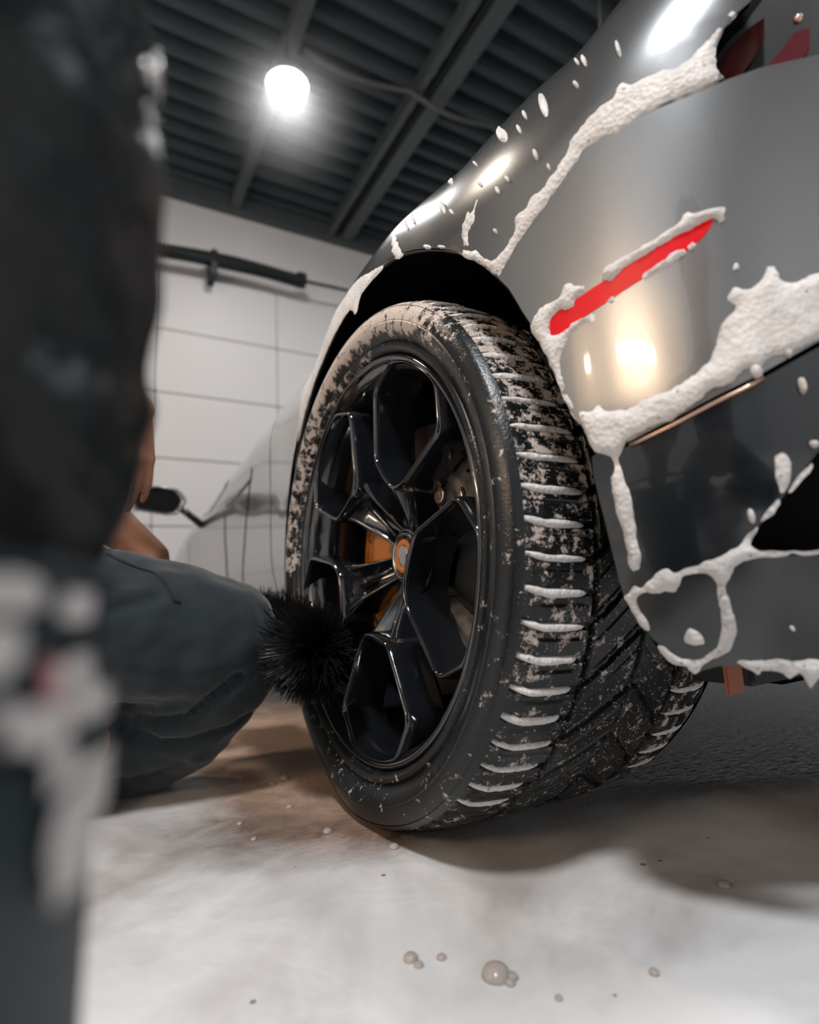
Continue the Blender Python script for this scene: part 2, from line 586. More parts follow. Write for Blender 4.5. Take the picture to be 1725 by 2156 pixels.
# warm tube lamps on the side wall left of the camera
for i, (y, z, ln) in enumerate(((-1.05, 1.77, .95), (.17, 1.75, .12))):
    tl = empty('wall_tube_lamp', (XL, y, z))
    tag(tl, ('long warm tube lamp on the left side wall', 'short warm lamp on the left side wall')[i], 'lamp')
    boxobj('housing', (0, -ln / 2 - .04, .075), (.24, ln / 2 + .04, .10), M['lampbody'], tl, .008)
    boxobj('bracket', (0, -.02, .04), (.03, .02, .10), M['lampbody'], tl)
    boxobj('tube', (.16, -ln / 2, -.045), (.22, ln / 2, .045), M['tubewarm'], tl, .015)
    ld = bpy.data.lights.new('tube_light', 'AREA')
    ld.shape = 'RECTANGLE'
    ld.size, ld.size_y = .09, ln
    ld.energy = 17 * ln
    ld.color = (1.0, .72, .48)
    lo = bpy.data.objects.new('tube_light', ld)
    lo.location = (.23, 0, 0)
    lo.rotation_euler = (0, R(-90), 0)
    COL.objects.link(lo)
    lo.parent = tl

# ------------------------------------------------------------------ car body skin
# plan line of the left flank at belt height, nose to tail centre (x inward from the wheel face, y forward)
PLAN = [(.42, 3.55), (.22, 3.35), (.10, 3.0), (.045, 2.6), (.05, 2.2), (.075, 1.8), (.085, 1.3), (.075, .9), (.05, .6), (.022, .38), (.003, .2), (-.004, 0), (-.003, -.2),
        (.004, -.36), (.03, -.45), (.08, -.52), (.16, -.575), (.28, -.62), (.45, -.65), (.7, -.67), (.96, -.675)]


def cat_np(P, n=24):
    P = np.asarray(P, float)
    Q = np.vstack([2 * P[0] - P[1], P, 2 * P[-1] - P[-2]])
    out = []
    for i in range(1, len(Q) - 2):
        p0, p1, p2, p3 = Q[i - 1:i + 3]
        d01, d12, d23 = [np.linalg.norm(b - a) ** .5 for a, b in ((p0, p1), (p1, p2), (p2, p3))]
        for k in range(n):
            t = k / n
            m1 = (p2 - p1) + d12 * ((p1 - p0) / d01 - (p2 - p0) / (d01 + d12))
            m2 = (p2 - p1) + d12 * ((p3 - p2) / d23 - (p3 - p1) / (d12 + d23))
            out.append((2 * t ** 3 - 3 * t ** 2 + 1) * p1 + (t ** 3 - 2 * t ** 2 + t) * m1 + (-2 * t ** 3 + 3 * t ** 2) * p2 + (t ** 3 - t ** 2) * m2)
    out.append(Q[-2])
    return np.array(out)


PC = cat_np(PLAN)
PS = np.r_[0, np.cumsum(np.linalg.norm(np.diff(PC, axis=0), axis=1))]
PT = np.gradient(PC, axis=0)
PT /= np.linalg.norm(PT, axis=1)[:, None]
PN = np.c_[-PT[:, 1], PT[:, 0]]
KY = np.array([2.6, 2.0, 1.5, 1.0, .6, .38, .25, .1, -.05, -.2, -.3, -.4, -.5, -.6, -.65])
KZ = np.array([.483, .585, .656, .683, .665, .629, .622, .681, .680, .650, .646, .641, .690, .77, .77])
KS = np.interp(-KY, -PC[:, 1], PS)
KS[-1] = PS[-1]
# smooth version of the shoulder height
_ss = np.linspace(0, PS[-1], 900)
_zz = np.interp(_ss, KS, KZ)
for _ in range(14):
    _zz[1:-1] = .25 * _zz[:-2] + .5 * _zz[1:-1] + .25 * _zz[2:]


def s_at_y(y): return float(np.interp(-y, -PC[:, 1], PS))


def tfun(s, z):
    z0 = np.interp(s, _ss, _zz)
    u = max(0.0, z - z0)
    l = max(0.0, .42 - z)
    return 2.8 * u * u + 1.2 * l * l


def skin(s, z, off=0.0):
    """point on the body skin; off > 0 moves outwards."""
    s = min(max(s, 0.0), float(PS[-1]))
    p = np.array([np.interp(s, PS, PC[:, 0]), np.interp(s, PS, PC[:, 1])])
    n = np.array([np.interp(s, PS, PN[:, 0]), np.interp(s, PS, PN[:, 1])])
    n /= np.linalg.norm(n)
    q = p + n * tfun(s, z)
    P = Vector((q[0], q[1], z))
    if off: P += skin_n(s, z) * off
    return P


def skin_n(s, z):
    e = .002
    a = skin(s + e, z) - skin(s - e, z)
    b = skin(s, z + e) - skin(s, z - e)
    return a.cross(b).normalized()


def s_of(p):
    d = np.hypot(PC[:, 0] - p[0], PC[:, 1] - p[1])
    i = int(d.argmin())
    s = PS[i]
    for _ in range(3):
        c = np.array([np.interp(s, PS, PC[:, 0]), np.interp(s, PS, PC[:, 1])])
        t = np.array([np.interp(s, PS, PT[:, 0]), np.interp(s, PS, PT[:, 1])])
        s += ((np.array([p[0], p[1]]) - c) * t).sum()
    return float(min(max(s, 0), PS[-1]))


assert skin_n(s_at_y(0), .5).x < 0
gs = np.linspace(0, PS[-1], 420)
gz = np.linspace(.08, 1.02, 95)
SKV = [skin(s, z) for s in gs for z in gz]
SKF = [(i * len(gz) + j, (i + 1) * len(gz) + j, (i + 1) * len(gz) + j + 1, i * len(gz) + j + 1) for i in range(len(gs) - 1) for j in range(len(gz) - 1)]
SKB = BVHTree.FromPolygons(SKV, SKF)


def on_skin(px, py):
    """flank coordinates (s, z) of the body point seen at a photo point."""
    h = SKB.ray_cast(CAM, ray(px, py).normalized())
    if h[0] is None: return None
    return (s_of(h[0]), h[0].z)


def sz(poly):
    out = []
    for p in poly:
        h = on_skin(*p)
        if h: out.append(h)
    return out


def resample(poly, step, closed=True):
    out = []
    m_ = len(poly)
    for i in range(m_ if closed else m_ - 1):
        a, b = np.array(poly[i]), np.array(poly[(i + 1) % m_])
        k = max(1, int(np.linalg.norm(b - a) / step))
        for j in range(k): out.append(tuple(a + (b - a) * j / k))
    if not closed: out.append(tuple(poly[-1]))
    return out


def inside(poly, x, y):
    c = False
    j = len(poly) - 1
    for i in range(len(poly)):
        xi, yi = poly[i]
        xj, yj = poly[j]
        if (yi > y) != (yj > y) and x < (xj - xi) * (y - yi) / (yj - yi) + xi: c = not c
        j = i
    return c


def cdt(poly, grid, extra=None):
    """triangulate a polygon with interior grid points -> verts(2d), tris."""
    P = np.array(poly)
    lo, hi = P.min(0), P.max(0)
    pts = [Vector(p) for p in poly]
    nb = len(pts)
    A = P
    Bv = np.roll(P, -1, axis=0)
    row = 0
    v = lo[1] + grid * .5
    while v < hi[1]:
        u = lo[0] + grid * (.5 if row % 2 else 0)
        us = np.arange(u, hi[0], grid)
        for uu in us:
            if inside(poly, uu, v):
                q = np.array([uu, v])
                ab = Bv - A
                tt = np.clip(((q - A) * ab).sum(1) / np.maximum((ab * ab).sum(1), 1e-12), 0, 1)
                if np.hypot(*(A + ab * tt[:, None] - q).T).min() > grid * .45: pts.append(Vector((uu, v)))
        v += grid * .87
        row += 1
    r = delaunay_2d_cdt(pts, [(i, (i + 1) % nb) for i in range(nb)], [], 1, 1e-6)
    vs = [(p.x, p.y) for p in r[0]]
    fs = [tuple(f) for f in r[2]]
    return vs, fs


def shrink(poly, d):
    """move a polygon inwards by d (simple vertex offset)."""
    P = np.array(poly)
    ar = .5 * np.sum(P[:, 0] * np.roll(P[:, 1], -1) - np.roll(P[:, 0], -1) * P[:, 1])
    sg = 1 if ar > 0 else -1
    e = np.roll(P, -1, axis=0) - P
    n = np.c_[-e[:, 1], e[:, 0]] / np.maximum(np.linalg.norm(e, axis=1)[:, None], 1e-9) * sg
    nn = n + np.roll(n, 1, axis=0)
    nn /= np.maximum(np.linalg.norm(nn, axis=1)[:, None], .3)
    return [tuple(q) for q in P + nn * d]


def panel(name, poly, mt, parent, grid=.014, off=0.0, thick=.005, gap=.0012, step=.012):
    """a body panel: skin cut to an outline, with a back and turned edges."""
    poly = resample(poly, step)
    if gap: poly = shrink(poly, gap)
    vs, fs = cdt(poly, grid)
    n = len(vs)
    fr = [skin(a, b, off) for a, b in vs]
    nr = [skin_n(a, b) for a, b in vs]
    bk = [p - q * thick for p, q in zip(fr, nr)]
    faces, ln, sv = [], [], []
    for f in fs:
        a, b, c = (fr[i] for i in f)
        if (b - a).cross(c - a).dot(nr[f[0]]) < 0: f = f[::-1]
        faces.append(f)
        ln += [nr[i] for i in f]
        faces.append(tuple(i + n for i in f[::-1]))
        ln += [-nr[i] for i in f[::-1]]
    cnt = {}
    for f in fs:
        for i in range(3):
            k = tuple(sorted((f[i], f[(i + 1) % 3])))
            cnt[k] = cnt.get(k, 0) + 1
    for (a, b), c in cnt.items():
        if c == 1:
            k = 2 * n + len(sv)
            sv += [fr[a], fr[b], bk[b], bk[a]]
            faces.append((k, k + 1, k + 2, k + 3))
            sn = (fr[b] - fr[a]).cross(nr[a]).normalized()
            ln += [sn] * 4
    o = obj(name, fr + bk + sv, faces, mt, parent, True)
    o.data.normals_split_custom_set([tuple(v) for v in ln])
    return o


car = empty('sports_car', (0, 0, 0))
tag(car, 'silver sports car with foam on its rear quarter, being washed', 'car')

HUB = Vector((0, 0, .338))
ARCH_R = .392


def arch_pts(a0, a1, n, r=ARCH_R):
    """wheel arch outline in flank coordinates (s, z)."""
    out = []
    for k in range(n + 1):
        a = R(a0 + (a1 - a0) * k / n)
        y = r * math.cos(a)
        out.append((s_at_y(y), HUB.z + r * math.sin(a) * (1.0 if math.sin(a) > 0 else 1.0)))
    return out


SEAM = [(1045, 585), (1062, 545), (1085, 500), (1115, 450), (1150, 400), (1190, 345), (1230, 290), (1290, 258), (1365, 235), (1450, 200), (1530, 165)]
seam = sz(SEAM)
ARCH_OPEN = [(612, 1330), (611, 1200), (612, 1100), (617, 1020), (625, 950), (640, 880), (660, 800), (676, 757), (692, 720), (706, 688), (722, 658), (745, 622), (770, 590), (800, 560), (820, 546),
             (845, 534), (870, 528), (900, 525), (930, 526), (960, 531), (985, 541), (1010, 555), (1030, 571), (1045, 585)]
arch_front = sz(ARCH_OPEN)
ARCH_REAR = [(1045, 585), (1070, 610), (1085, 634), (1100, 660), (1120, 690), (1140, 722), (1160, 762), (1175, 800), (1190, 840), (1210, 878), (1230, 910), (1240, 940)]
arch_rear = sz(ARCH_REAR)
LOWER = [(1240, 940), (1262, 942), (1300, 940), (1330, 931), (1420, 885), (1500, 842), (1605, 790), (1725, 722)]
lower = sz(LOWER)
TAILEDGE = [(1530, 165), (1512, 150), (1505, 128), (1508, 100), (1522, 68), (1548, 35), (1585, 3)]
tailedge = sz(TAILEDGE)
BUMPTOP = [(1530, 165), (1600, 140), (1660, 126), (1725, 112)]
bumptop = sz(BUMPTOP)
SEND = float(PS[-1])
stop = .99
# rear quarter: sill, arch, seam to the bumper, tail lamp edge, shoulder, door shut line
sd = s_at_y(.66)
te = tailedge[-1]
fend = [(sd, .22), (arch_front[0][0] - .004, .22)] + arch_front + seam[1:] + tailedge[1:] + [(te[0] + .03, stop), (sd, stop)]
panel('rear_fender', fend, M['paint'], car, .014)
# return lip of the arch
V, F = [], []
ap = resample(arch_front + arch_rear[1:], .012, False)
for s, z in ap:
    p = skin(s, z)
    nn = skin_n(s, z)
    cc = Vector((0, p.y, p.z)) - Vector((0, HUB.y, HUB.z))
    cc.normalize()
    V += [p, p - nn * .003 - cc * .0012, p - nn * .008 + cc * .001, p - nn * .010 + cc * .008]
for i in range(len(ap) - 1):
    for j in range(3): F.append((4 * i + j, 4 * i + 4 + j, 4 * i + 5 + j, 4 * i + 1 + j))
obj('arch_lip', V, F, M['paint_edge'], car, True)
# bumper skin
bl, bt = lower[-1], bumptop[-1]
bump = [arch_rear[0]] + arch_rear[1:] + lower[1:] + [(bl[0] + .12, bl[1] + .03), (SEND, bl[1] + .05), (SEND, bt[1] + .005), (bt[0] + .15, bt[1])] + bumptop[::-1][0:] + seam[::-1][1:]
panel('rear_bumper', bump, M['paint'], car, .014)
# tail lamp: dark glass, red lens and bright lower lens in the recess above the bumper
tl_poly = tailedge + [(te[0] + .05, te[1] + .06), (SEND - .25, te[1] + .06), (SEND - .25, bt[1] + .004), (bt[0] + .15, bt[1] + .002)] + bumptop[::-1][:-1]
panel('tail_light_housing', tl_poly, M['black'], car, .02, off=-.020, gap=0)
TL1 = [(1516, 152), (1511, 128), (1514, 104), (1545, 68), (1590, 25), (1625, 3), (1626, 48), (1600, 92), (1572, 128), (1552, 158), (1534, 163)]
panel('tail_light_lens', sz(TL1), M['redglass'], car, .012, off=-.012, gap=0, thick=.006)
TL2 = [(1614, 130), (1660, 78), (1690, 40), (1725, 28), (1725, 75), (1700, 105), (1650, 122)]
panel('tail_light_lens', sz(TL2), M['redlit'], car, .012, off=-.010, gap=0, thick=.006)
lp = on_skin(1694, 17)
if lp:
    c = skin(lp[0], lp[1], -.008)
    bm = bmesh.new()
    bmesh.ops.create_icosphere(bm, subdivisions=2, radius=.0035, matrix=Matrix.Translation(c))
    bmobj('bulb', bm, M['bronze'], car, True)
# lower black corner: upper cheek, dark duct, lower cheek
CHEEK = [(1243, 962), (1262, 945), (1300, 944), (1330, 935), (1420, 889), (1500, 846), (1605, 794), (1725, 727)]
CREASE = [(1725, 955), (1690, 1000), (1655, 1045), (1620, 1088), (1590, 1125), (1570, 1152), (1530, 1168), (1460, 1195), (1400, 1218), (1340, 1248), (1313, 1262)]
FRONTEDGE = [(1313, 1262), (1300, 1220), (1285, 1160), (1272, 1105), (1258, 1050), (1246, 1000), (1243, 962)]
ch, cr, fe = sz(CHEEK), sz(CREASE), sz(FRONTEDGE)
a, b = ch[-1], cr[0]
panel('lower_bumper_cheek', ch + [(a[0] + .1, a[1] + .02), (SEND, a[1] + .03), (SEND, b[1] + .06), (b[0] + .1, b[1] + .05)] + cr + fe[1:-1], M['black_panel'], car, .014, off=-.0015, gap=.0008)
LOWC = [(1313, 1266), (1340, 1252), (1400, 1222), (1460, 1199), (1530, 1172), (1575, 1166), (1640, 1168), (1725, 1168)]
LOWB = [(1725, 1405), (1640, 1405), (1560, 1405), (1510, 1408), (1467, 1420), (1430, 1400), (1400, 1375), (1370, 1345), (1345, 1310), (1325, 1285)]
lc, lb = sz(LOWC), sz(LOWB)
a, b = lc[-1], lb[0]
panel('lower_bumper_valance', lc + [(a[0] + .1, a[1]), (SEND, a[1]), (SEND, b[1]), (b[0] + .1, b[1])] + lb, M['black_panel'], car, .014, off=-.0015, gap=.0008)
# dark duct behind the crease
du = [(cr[5][0] - .03, cr[5][1] - .03), (SEND, cr[5][1] - .03), (SEND, cr[0][1] + .07), (cr[0][0] + .02, cr[0][1] + .04), (cr[3][0] - .02, cr[3][1] + .02)]
panel('air_duct', du, M['gap'], car, .03, off=-.05, gap=0)
# copper strip added for the warm highlight along the black panel's edge
st = sz([(1326, 934), (1370, 913), (1420, 889), (1500, 846), (1570, 812), (1608, 792)])
st = resample(st, .01, False)
obj('edge_glint', *tube([skin(s, z - .0015, .0005) for s, z in st], .0014, 8), M['bronze'], car, smooth=True)
# dark core behind all skins, so that gaps read black
V, F = [], []
cs = np.linspace(0, SEND, 220)
cz = np.linspace(.26, .985, 40)
for s in cs:
    for z in cz: V.append(skin(s, z, -.030))
for i in range(len(cs) - 1):
    for j in range(len(cz) - 1):
        q = .25 * (V[i * 40 + j] + V[i * 40 + 40 + j] + V[i * 40 + j + 1] + V[i * 40 + 41 + j])
        if math.hypot(q.y, q.z - HUB.z) < .415: continue
        F.append((i * 40 + j, i * 40 + 40 + j, i * 40 + 41 + j, i * 40 + j + 1))
k = len(V)
V += [Vector((1.93 - v.x, v.y, v.z)) for v in V]
F += [tuple(i + k for i in f) for f in F]
obj('inner_body', V, F, M['gap'], car)
# floor pan, roof deck to close the shell
boxobj('floor_pan', (.42, -.30, .15), (1.50, 3.0, .20), M['gap'], car)
zb = at_plane(1600, 1438, 1, -.36).z
boxobj('diffuser', (.24, -.37, zb), (1.69, -.30, .24), M['black'], car, .004)
V = [skin(s, .985, -.03) for s in cs]
top = obj('deck', V + [Vector((1.93 - v.x, v.y, .985)) for v in V], [(i, i + 1, i + 1 + len(V), i + len(V)) for i in range(len(V) - 1)], M['black'], car)
# door and front wing
zt = lambda s: float(np.interp(s, _ss, _zz)) + .30
s1, s2 = s_at_y(2.05), s_at_y(.668)
dp = [(s1, .20), (s2, .20), (s2, zt(s2)), (s_at_y(1.2), zt(s_at_y(1.2))), (s1, zt(s1))]
panel('door', dp, M['paint'], car, .03, step=.03)
s0 = s_at_y(3.2)
panel('front_wing', [(s0, .2), (s1 - .004, .2), (s1 - .004, zt(s1)), (s_at_y(2.6), zt(s_at_y(2.6))), (s0, zt(s0))], M['paint'], car, .04, step=.04)
# side window strip and its bright trim, near the shoulder line
SIDEWIN = [(430, 1084), (444, 1066), (462, 1040), (475, 1019), (481, 1012), (474, 1028), (458, 1054), (440, 1080)]
q_ = sz(SIDEWIN)
if len(q_) > 4: panel('side_window', q_, M['glass'], car, .03, off=.002, gap=0, step=.04)
# dark line of the intake edge on the door
for nm, ln_, wd, mt in (('door_gap', [(531, 985), (524, 1040), (518, 1100), (514, 1160), (512, 1225)], .0016, 'gap'), ('shut_line', [(474, 1085), (474, 1130), (477, 1180), (480, 1222)], .002, 'gap'),
                        ('crease_trim', [(476, 1066), (500, 1042), (522, 1017), (527, 1008)], .006, 'paint_edge')):
    q_ = sz(ln_)
    if len(q_) > 2:
        q_ = resample(q_, .03, False)
        obj(nm, *tube([skin(s, z, .0005) for s, z in q_], wd, 6), M[mt], car, smooth=True)
# door mirror on its stalk
mc = at_plane(348, 1052, 1, 1.72)
k = (mc - CAM).dot(FWD) / FPX


def mir(px, py, dy): return at_plane(px, py, 1, 1.72 + dy)


MO = [(290, 1026), (330, 1024), (372, 1030), (388, 1044), (391, 1056), (384, 1072), (370, 1083), (350, 1084), (310, 1078), (284, 1074), (274, 1060), (276, 1038)]
loops = []
for sc_, dy in ((.80, -.005), (.92, -.02), (1.0, -.022), (1.04, .0), (1.0, .05), (.7, .11), (.3, .13)):
    lp_ = []
    for x, y_ in MO:
        lp_.append(mir(334 + (x - 334) * sc_, 1054 + (y_ - 1054) * sc_, dy))
    loops.append(lp_)
V = [p for l in loops for p in l]
n = len(MO)
F = [(i * n + j, i * n + (j + 1) % n, (i + 1) * n + (j + 1) % n, (i + 1) * n + j) for i in range(len(loops) - 1) for j in range(n)]
F.append(tuple(range((len(loops) - 1) * n, len(loops) * n)))
mi = obj('door_mirror', V, F, M['paint'], car, True)
obj('mirror_glass', [p + Vector((0, -.003, 0)) for p in loops[0]], [tuple(range(n))[::-1]], M['mirrorglass'], mi)
a, b = mir(384, 1074, .03), mir(424, 1106, .10)
obj('stalk', *tube([a, (a + b) * .5, b], [.014, .013, .016], 8), M['black_gloss'], mi, smooth=True)
obj('stalk_trim', *tube([a + Vector((0, -.005, .014)), b + Vector((0, -.005, .016))], .005, 6), M['paint'], mi, smooth=True)

# side marker lamp
MK = [(1153, 698), (1157, 676), (1172, 658), (1200, 640), (1290, 580), (1345, 545), (1400, 510), (1450, 483), (1504, 457), (1497, 478), (1480, 500), (1455, 523), (1380, 571), (1270, 642), (1215, 678), (1185, 704), (1165, 708)]
panel('side_marker', sz(MK), M['red'], car, .010, off=.0004, gap=0, thick=.006, step=.006)

# ------------------------------------------------------------------ wheel
wheel = empty('rear_wheel', HUB, car)
wheel.rotation_euler = (0, R(1.5), 0)


def wv(x, r, a): return (x, r * math.cos(a), r * math.sin(a))


# rim barrel and lip
RP = [(.27, .236), (.20, .236), (.10, .238), (.055, .242), (.030, .247), (.016, .2535), (.010, .258), (.0085, .2605), (.0065, .2620), (.002, .2635), (-.0005, .2665), (-.0005, .2690), (.003, .2715), (.012, .2725), (.02, .270)]
obj('rim_barrel', *lathe(RP, 180), M['rim'], wheel, True)
# five shield shaped window frames
SH = [(.2600, -14), (.2615, -7), (.2620, 0), (.2615, 7), (.2600, 14), (.228, 24.5), (.131, 19), (.111, 11), (.113, -4), (.131, -20), (.228, -24.5)]
SH = [(r * math.cos(R(a)), r * math.sin(R(a))) for r, a in SH]
SHC = []
for i in range(len(SH)):                        # rounded corners
    p0, p1, p2 = (np.array(SH[(i + k) % len(SH)]) for k in (-1, 0, 1))
    d0, d1 = p0 - p1, p2 - p1
    c0 = min(.011, .4 * np.linalg.norm(d0)); c1 = min(.011, .4 * np.linalg.norm(d1))
    a, b = p1 + d0 / np.linalg.norm(d0) * c0, p1 + d1 / np.linalg.norm(d1) * c1
    for k in range(6):
        u = k / 5
        SHC.append(tuple((1 - u) ** 2 * a + 2 * u * (1 - u) * p1 + u * u * b))
SHC = resample(SHC, .006)


def xb(r): return .0030 + .003 * max(0, (.258 - r) / .14)


LO = [(-.0085, .050), (-.0072, .014), (-.0058, .0045), (-.0042, .0005), (-.0020, -.0008), (-.0002, .0002), (.0008, .0030), (.0016, .008), (.0036, .062)]
fr_v, fr_f = [], []
nS = len(SHC)
for d_, x_ in LO:
    for (u, v_) in shrink(SHC, d_):
        r_ = math.hypot(u, v_)
        if r_ > .2625: u, v_, r_ = u * .2625 / r_, v_ * .2625 / r_, .2625
        fr_v.append((xb(r_) + x_, u, v_))
for i in range(len(LO) - 1):
    for j in range(nS):
        fr_f.append((i * nS + j, i * nS + (j + 1) % nS, (i + 1) * nS + (j + 1) % nS, (i + 1) * nS + j))
frame_me = None
# spoke from hub to frame: ridged edges and a valley
sp_v, sp_f = [], []
ST = [(.036, .018, .068), (.050, .020, .060), (.068, .0235, .048), (.086, .028, .035), (.102, .033, .025), (.116, .040, .017), (.140, .046, .016), (.165, .058, .016), (.200, .074, .015)]
CSX = [(-1.06, .050), (-1.05, .012), (-1.0, .002), (-.90, .0), (-.78, .004), (-.45, .020), (0, .024), (.45, .020), (.78, .004), (.90, .0), (1.0, .002), (1.05, .012), (1.06, .050)]
for r_, hw, x_ in ST[:6]:
    for c_, dx in CSX:
        kk = 1 if r_ < .12 else max(.0, 1 - (r_ - .12) / .02)
        dd = dx
        sp_v.append((x_ + dd, r_ if r_ < .12 else r_ - .012 * (1 - c_ * c_) * 0, c_ * hw))
nc = len(CSX)
for i in range(5):
    for j in range(nc - 1): sp_f.append((i * nc + j, i * nc + j + 1, (i + 1) * nc + j + 1, (i + 1) * nc + j))
# a thin fin between hub and valley
fin = tube([(.066, .042, 0), (.058, .065, 0), (.048, .090, 0), (.042, .108, 0)], [.003, .004, .005, .006], 8)
ANG = [123, 51, -21, -93, -165]
fme = sme = None
for k_, a_ in enumerate(ANG):
    if fme is None:
        o1 = obj('spoke_frame', fr_v, fr_f, M['rim'], wheel, True)
        bm = bmesh.new(); bm.from_mesh(o1.data); bmesh.ops.recalc_face_normals(bm, faces=bm.faces); bm.to_mesh(o1.data); bm.free()
        V, F = merge([(sp_v, sp_f), fin])
        o2 = obj('spoke', V, F, M['rim'], wheel, True)
        bm = bmesh.new(); bm.from_mesh(o2.data); bmesh.ops.recalc_face_normals(bm, faces=bm.faces); bm.to_mesh(o2.data); bm.free()
        fme, sme = o1, o2
    else:
        o1, o2 = fme.copy(), sme.copy()
        COL.objects.link(o1); COL.objects.link(o2)
        o1.parent = o2.parent = wheel
    o1.rotation_euler = o2.rotation_euler = (R(a_), 0, 0)
# hub, cap, ring, shield
HX = .010
obj('hub', *lathe([(.11 + HX, .070), (.075 + HX, .058), (.062 + HX, .047), (.056 + HX, .040), (.054 + HX, .036), (.060 + HX, .0355)], 64), M['rim'], wheel, True)
obj('centre_cap', *lathe([(.062 + HX, .0345), (.056 + HX, .0340), (.053 + HX, .0325), (.0545 + HX, .0300), (.0535 + HX, .029), (.0535 + HX, .0005)], 64), M['rim'], wheel, True)
obj('cap_ring', *lathe([(.054 + HX, .0335), (.0515 + HX, .0325), (.054 + HX, .0312)], 64), M['steel'], wheel, True)
obj('cap_ring', *lathe([(.0525 + HX, .0245), (.0515 + HX, .0235), (.0515 + HX, .0165), (.0525 + HX, .0155)], 64), M['orange'], wheel, True)
SHL = [(0, .0145), (.011, .0115), (.0115, .002), (.008, -.009), (0, -.0155), (-.008, -.009), (-.0115, .002), (-.011, .0115)]
V = [(.0508 + HX, a, b) for a, b in SHL] + [(.0535 + HX, a * 1.1, b * 1.1) for a, b in SHL]
obj('cap_emblem', V, [tuple(range(8))] + [(i, (i + 1) % 8, 8 + (i + 1) % 8, 8 + i) for i in range(8)], M['steel'], wheel)
for k_ in range(5):
    a_ = R(87 - 72 * k_)
    V, F = tube([(.085, .051 * math.cos(a_), .051 * math.sin(a_)), (.070, .051 * math.cos(a_), .051 * math.sin(a_))], .0085, 6)
    obj('lug_bolt', V, F, M['black_gloss'], wheel)
# brake disc with its orange bell
obj('disc_bell', *lathe([(.124, .05), (.098, .055), (.094, .085), (.098, .125)], 64), M['disc'], wheel, True)
obj('brake_disc', *lathe([(.100, .120), (.094, .124), (.094, .193), (.124, .193), (.124, .12)], 96), M['disc'], wheel, True)
obj('orange_caliper', *lathe([(.124, .05), (.086, .055), (.079, .085), (.079, .150), (.079, .162), (.081, .170), (.094, .171)], 60, R(-50), R(64)), M['orange'], wheel, True)
obj('caliper_groove', *lathe([(.0792, .151), (.0778, .153), (.0778, .158), (.0792, .160)], 30, R(-50), R(-18)), M['black'], wheel, True)
# caliper at the rear of the disc
sect = [(.100, .105), (.074, .108), (.068, .114), (.066, .150), (.067, .185), (.074, .212), (.090, .222), (.130, .222)]


def arc_block(name, a0, a1, nn_, mt, parent, dx=0.0, r0=0.0, r1=1.0):
    cal_v, cal_f = [], []
    for k_ in range(nn_ + 1):
        a_ = a0 + (a1 - a0) * k_ / nn_
        e_ = min(k_, nn_ - k_) / 2.0
        sc_ = min(1.0, .72 + .28 * e_)
        for x_, r_ in sect: cal_v.append(wv(.10 + (x_ - .10) * sc_ + dx, .165 + (r_ - .165) * sc_, R(a_)))
    ns = len(sect)
    for k_ in range(nn_):
        for j in range(ns - 1): cal_f.append((k_ * ns + j, k_ * ns + j + 1, (k_ + 1) * ns + j + 1, (k_ + 1) * ns + j))
    cal_f += [tuple(range(ns)), tuple(range(nn_ * ns, nn_ * ns + ns))]
    bm = bmesh.new()
    me = bpy.data.meshes.new('x'); me.from_pydata(cal_v, [], cal_f); bm.from_mesh(me)
    bpy.data.meshes.remove(me)
    return bmobj(name, bm, mt, parent, True, 40)


caliper = arc_block('brake_caliper', 140, 170, 12, M['caliper'], wheel, -.006)
arc_block('caliper_bridge', 170, 210, 12, M['black'], caliper, .010)
arc_block('caliper_body', 209, 232, 10, M['caliper'], caliper, -.004)
obj('bridge_rib', *lathe([(.062, .148), (.056, .154), (.056, .166), (.062, .172)], 20, R(143), R(168)), M['caliper'], caliper, True)
for r_, a_ in ((.128, 148), (.160, 159), (.148, 219)):
    c_ = Vector(wv(.0, r_, R(a_)))
    V, F = lathe([(.062, .0110), (.0570, .0108), (.0562, .0098), (.0562, .0055), (.0590, .0050), (.0590, .0005)], 24)
    obj('caliper_bolt', [Vector(v) + c_ for v in V], F, M['bolt'], caliper)
    V, F = lathe([(.0615, .0140), (.0590, .0135), (.0590, .0112)], 24)
    obj('bolt_seat', [Vector(v) + c_ for v in V], F, M['black'], caliper)
for r_, a_ in ((.178, 147), (.190, 153), (.205, 147)):
    c_ = Vector(wv(.0605, r_, R(a_)))
    obj('drain_hole', *tube([c_, c_ + Vector((-.0012, 0, 0))], .0024, 8), M['gap'], caliper)


def arc_text(name, txt, size, x_, r0, a_mid, mt, parent, shear=.0):
    cu = bpy.data.curves.new(name, 'FONT')
    cu.body = txt
    cu.size = size
    cu.shear = shear
    cu.align_x = 'CENTER'
    to = bpy.data.objects.new(name, cu)
    COL.objects.link(to)
    me = bpy.data.meshes.new_from_object(to.evaluated_get(bpy.context.evaluated_depsgraph_get()))
    bpy.data.objects.remove(to)
    bpy.data.curves.remove(cu)
    for v in me.vertices:
        r_ = r0 + v.co.y
        v.co = wv(x_, r_, R(a_mid) + v.co.x / r0)
    me.materials.append(mt)
    o = bpy.data.objects.new(name, me)
    COL.objects.link(o)
    o.parent = parent
    return o


# lettering on the orange caliper
arc_text('caliper_lettering', 'Lamborghini', .017, .0784, .148, 9, M['black'], wheel, .25)
arc_text('caliper_lettering', 'carbon ceramic', .008, .0784, .137, 9, M['black'], wheel, .15)
# tyre: side walls
NP = 70
TW = .292


def crown(x):
    u = (x - TW / 2) / (TW / 2)
    return .3432 - .0045 * abs(u) ** 2.2 - .0065 * abs(u) ** 9


tv, tf, tfo, tsp = [], [], [], []
BOT = -HUB.z


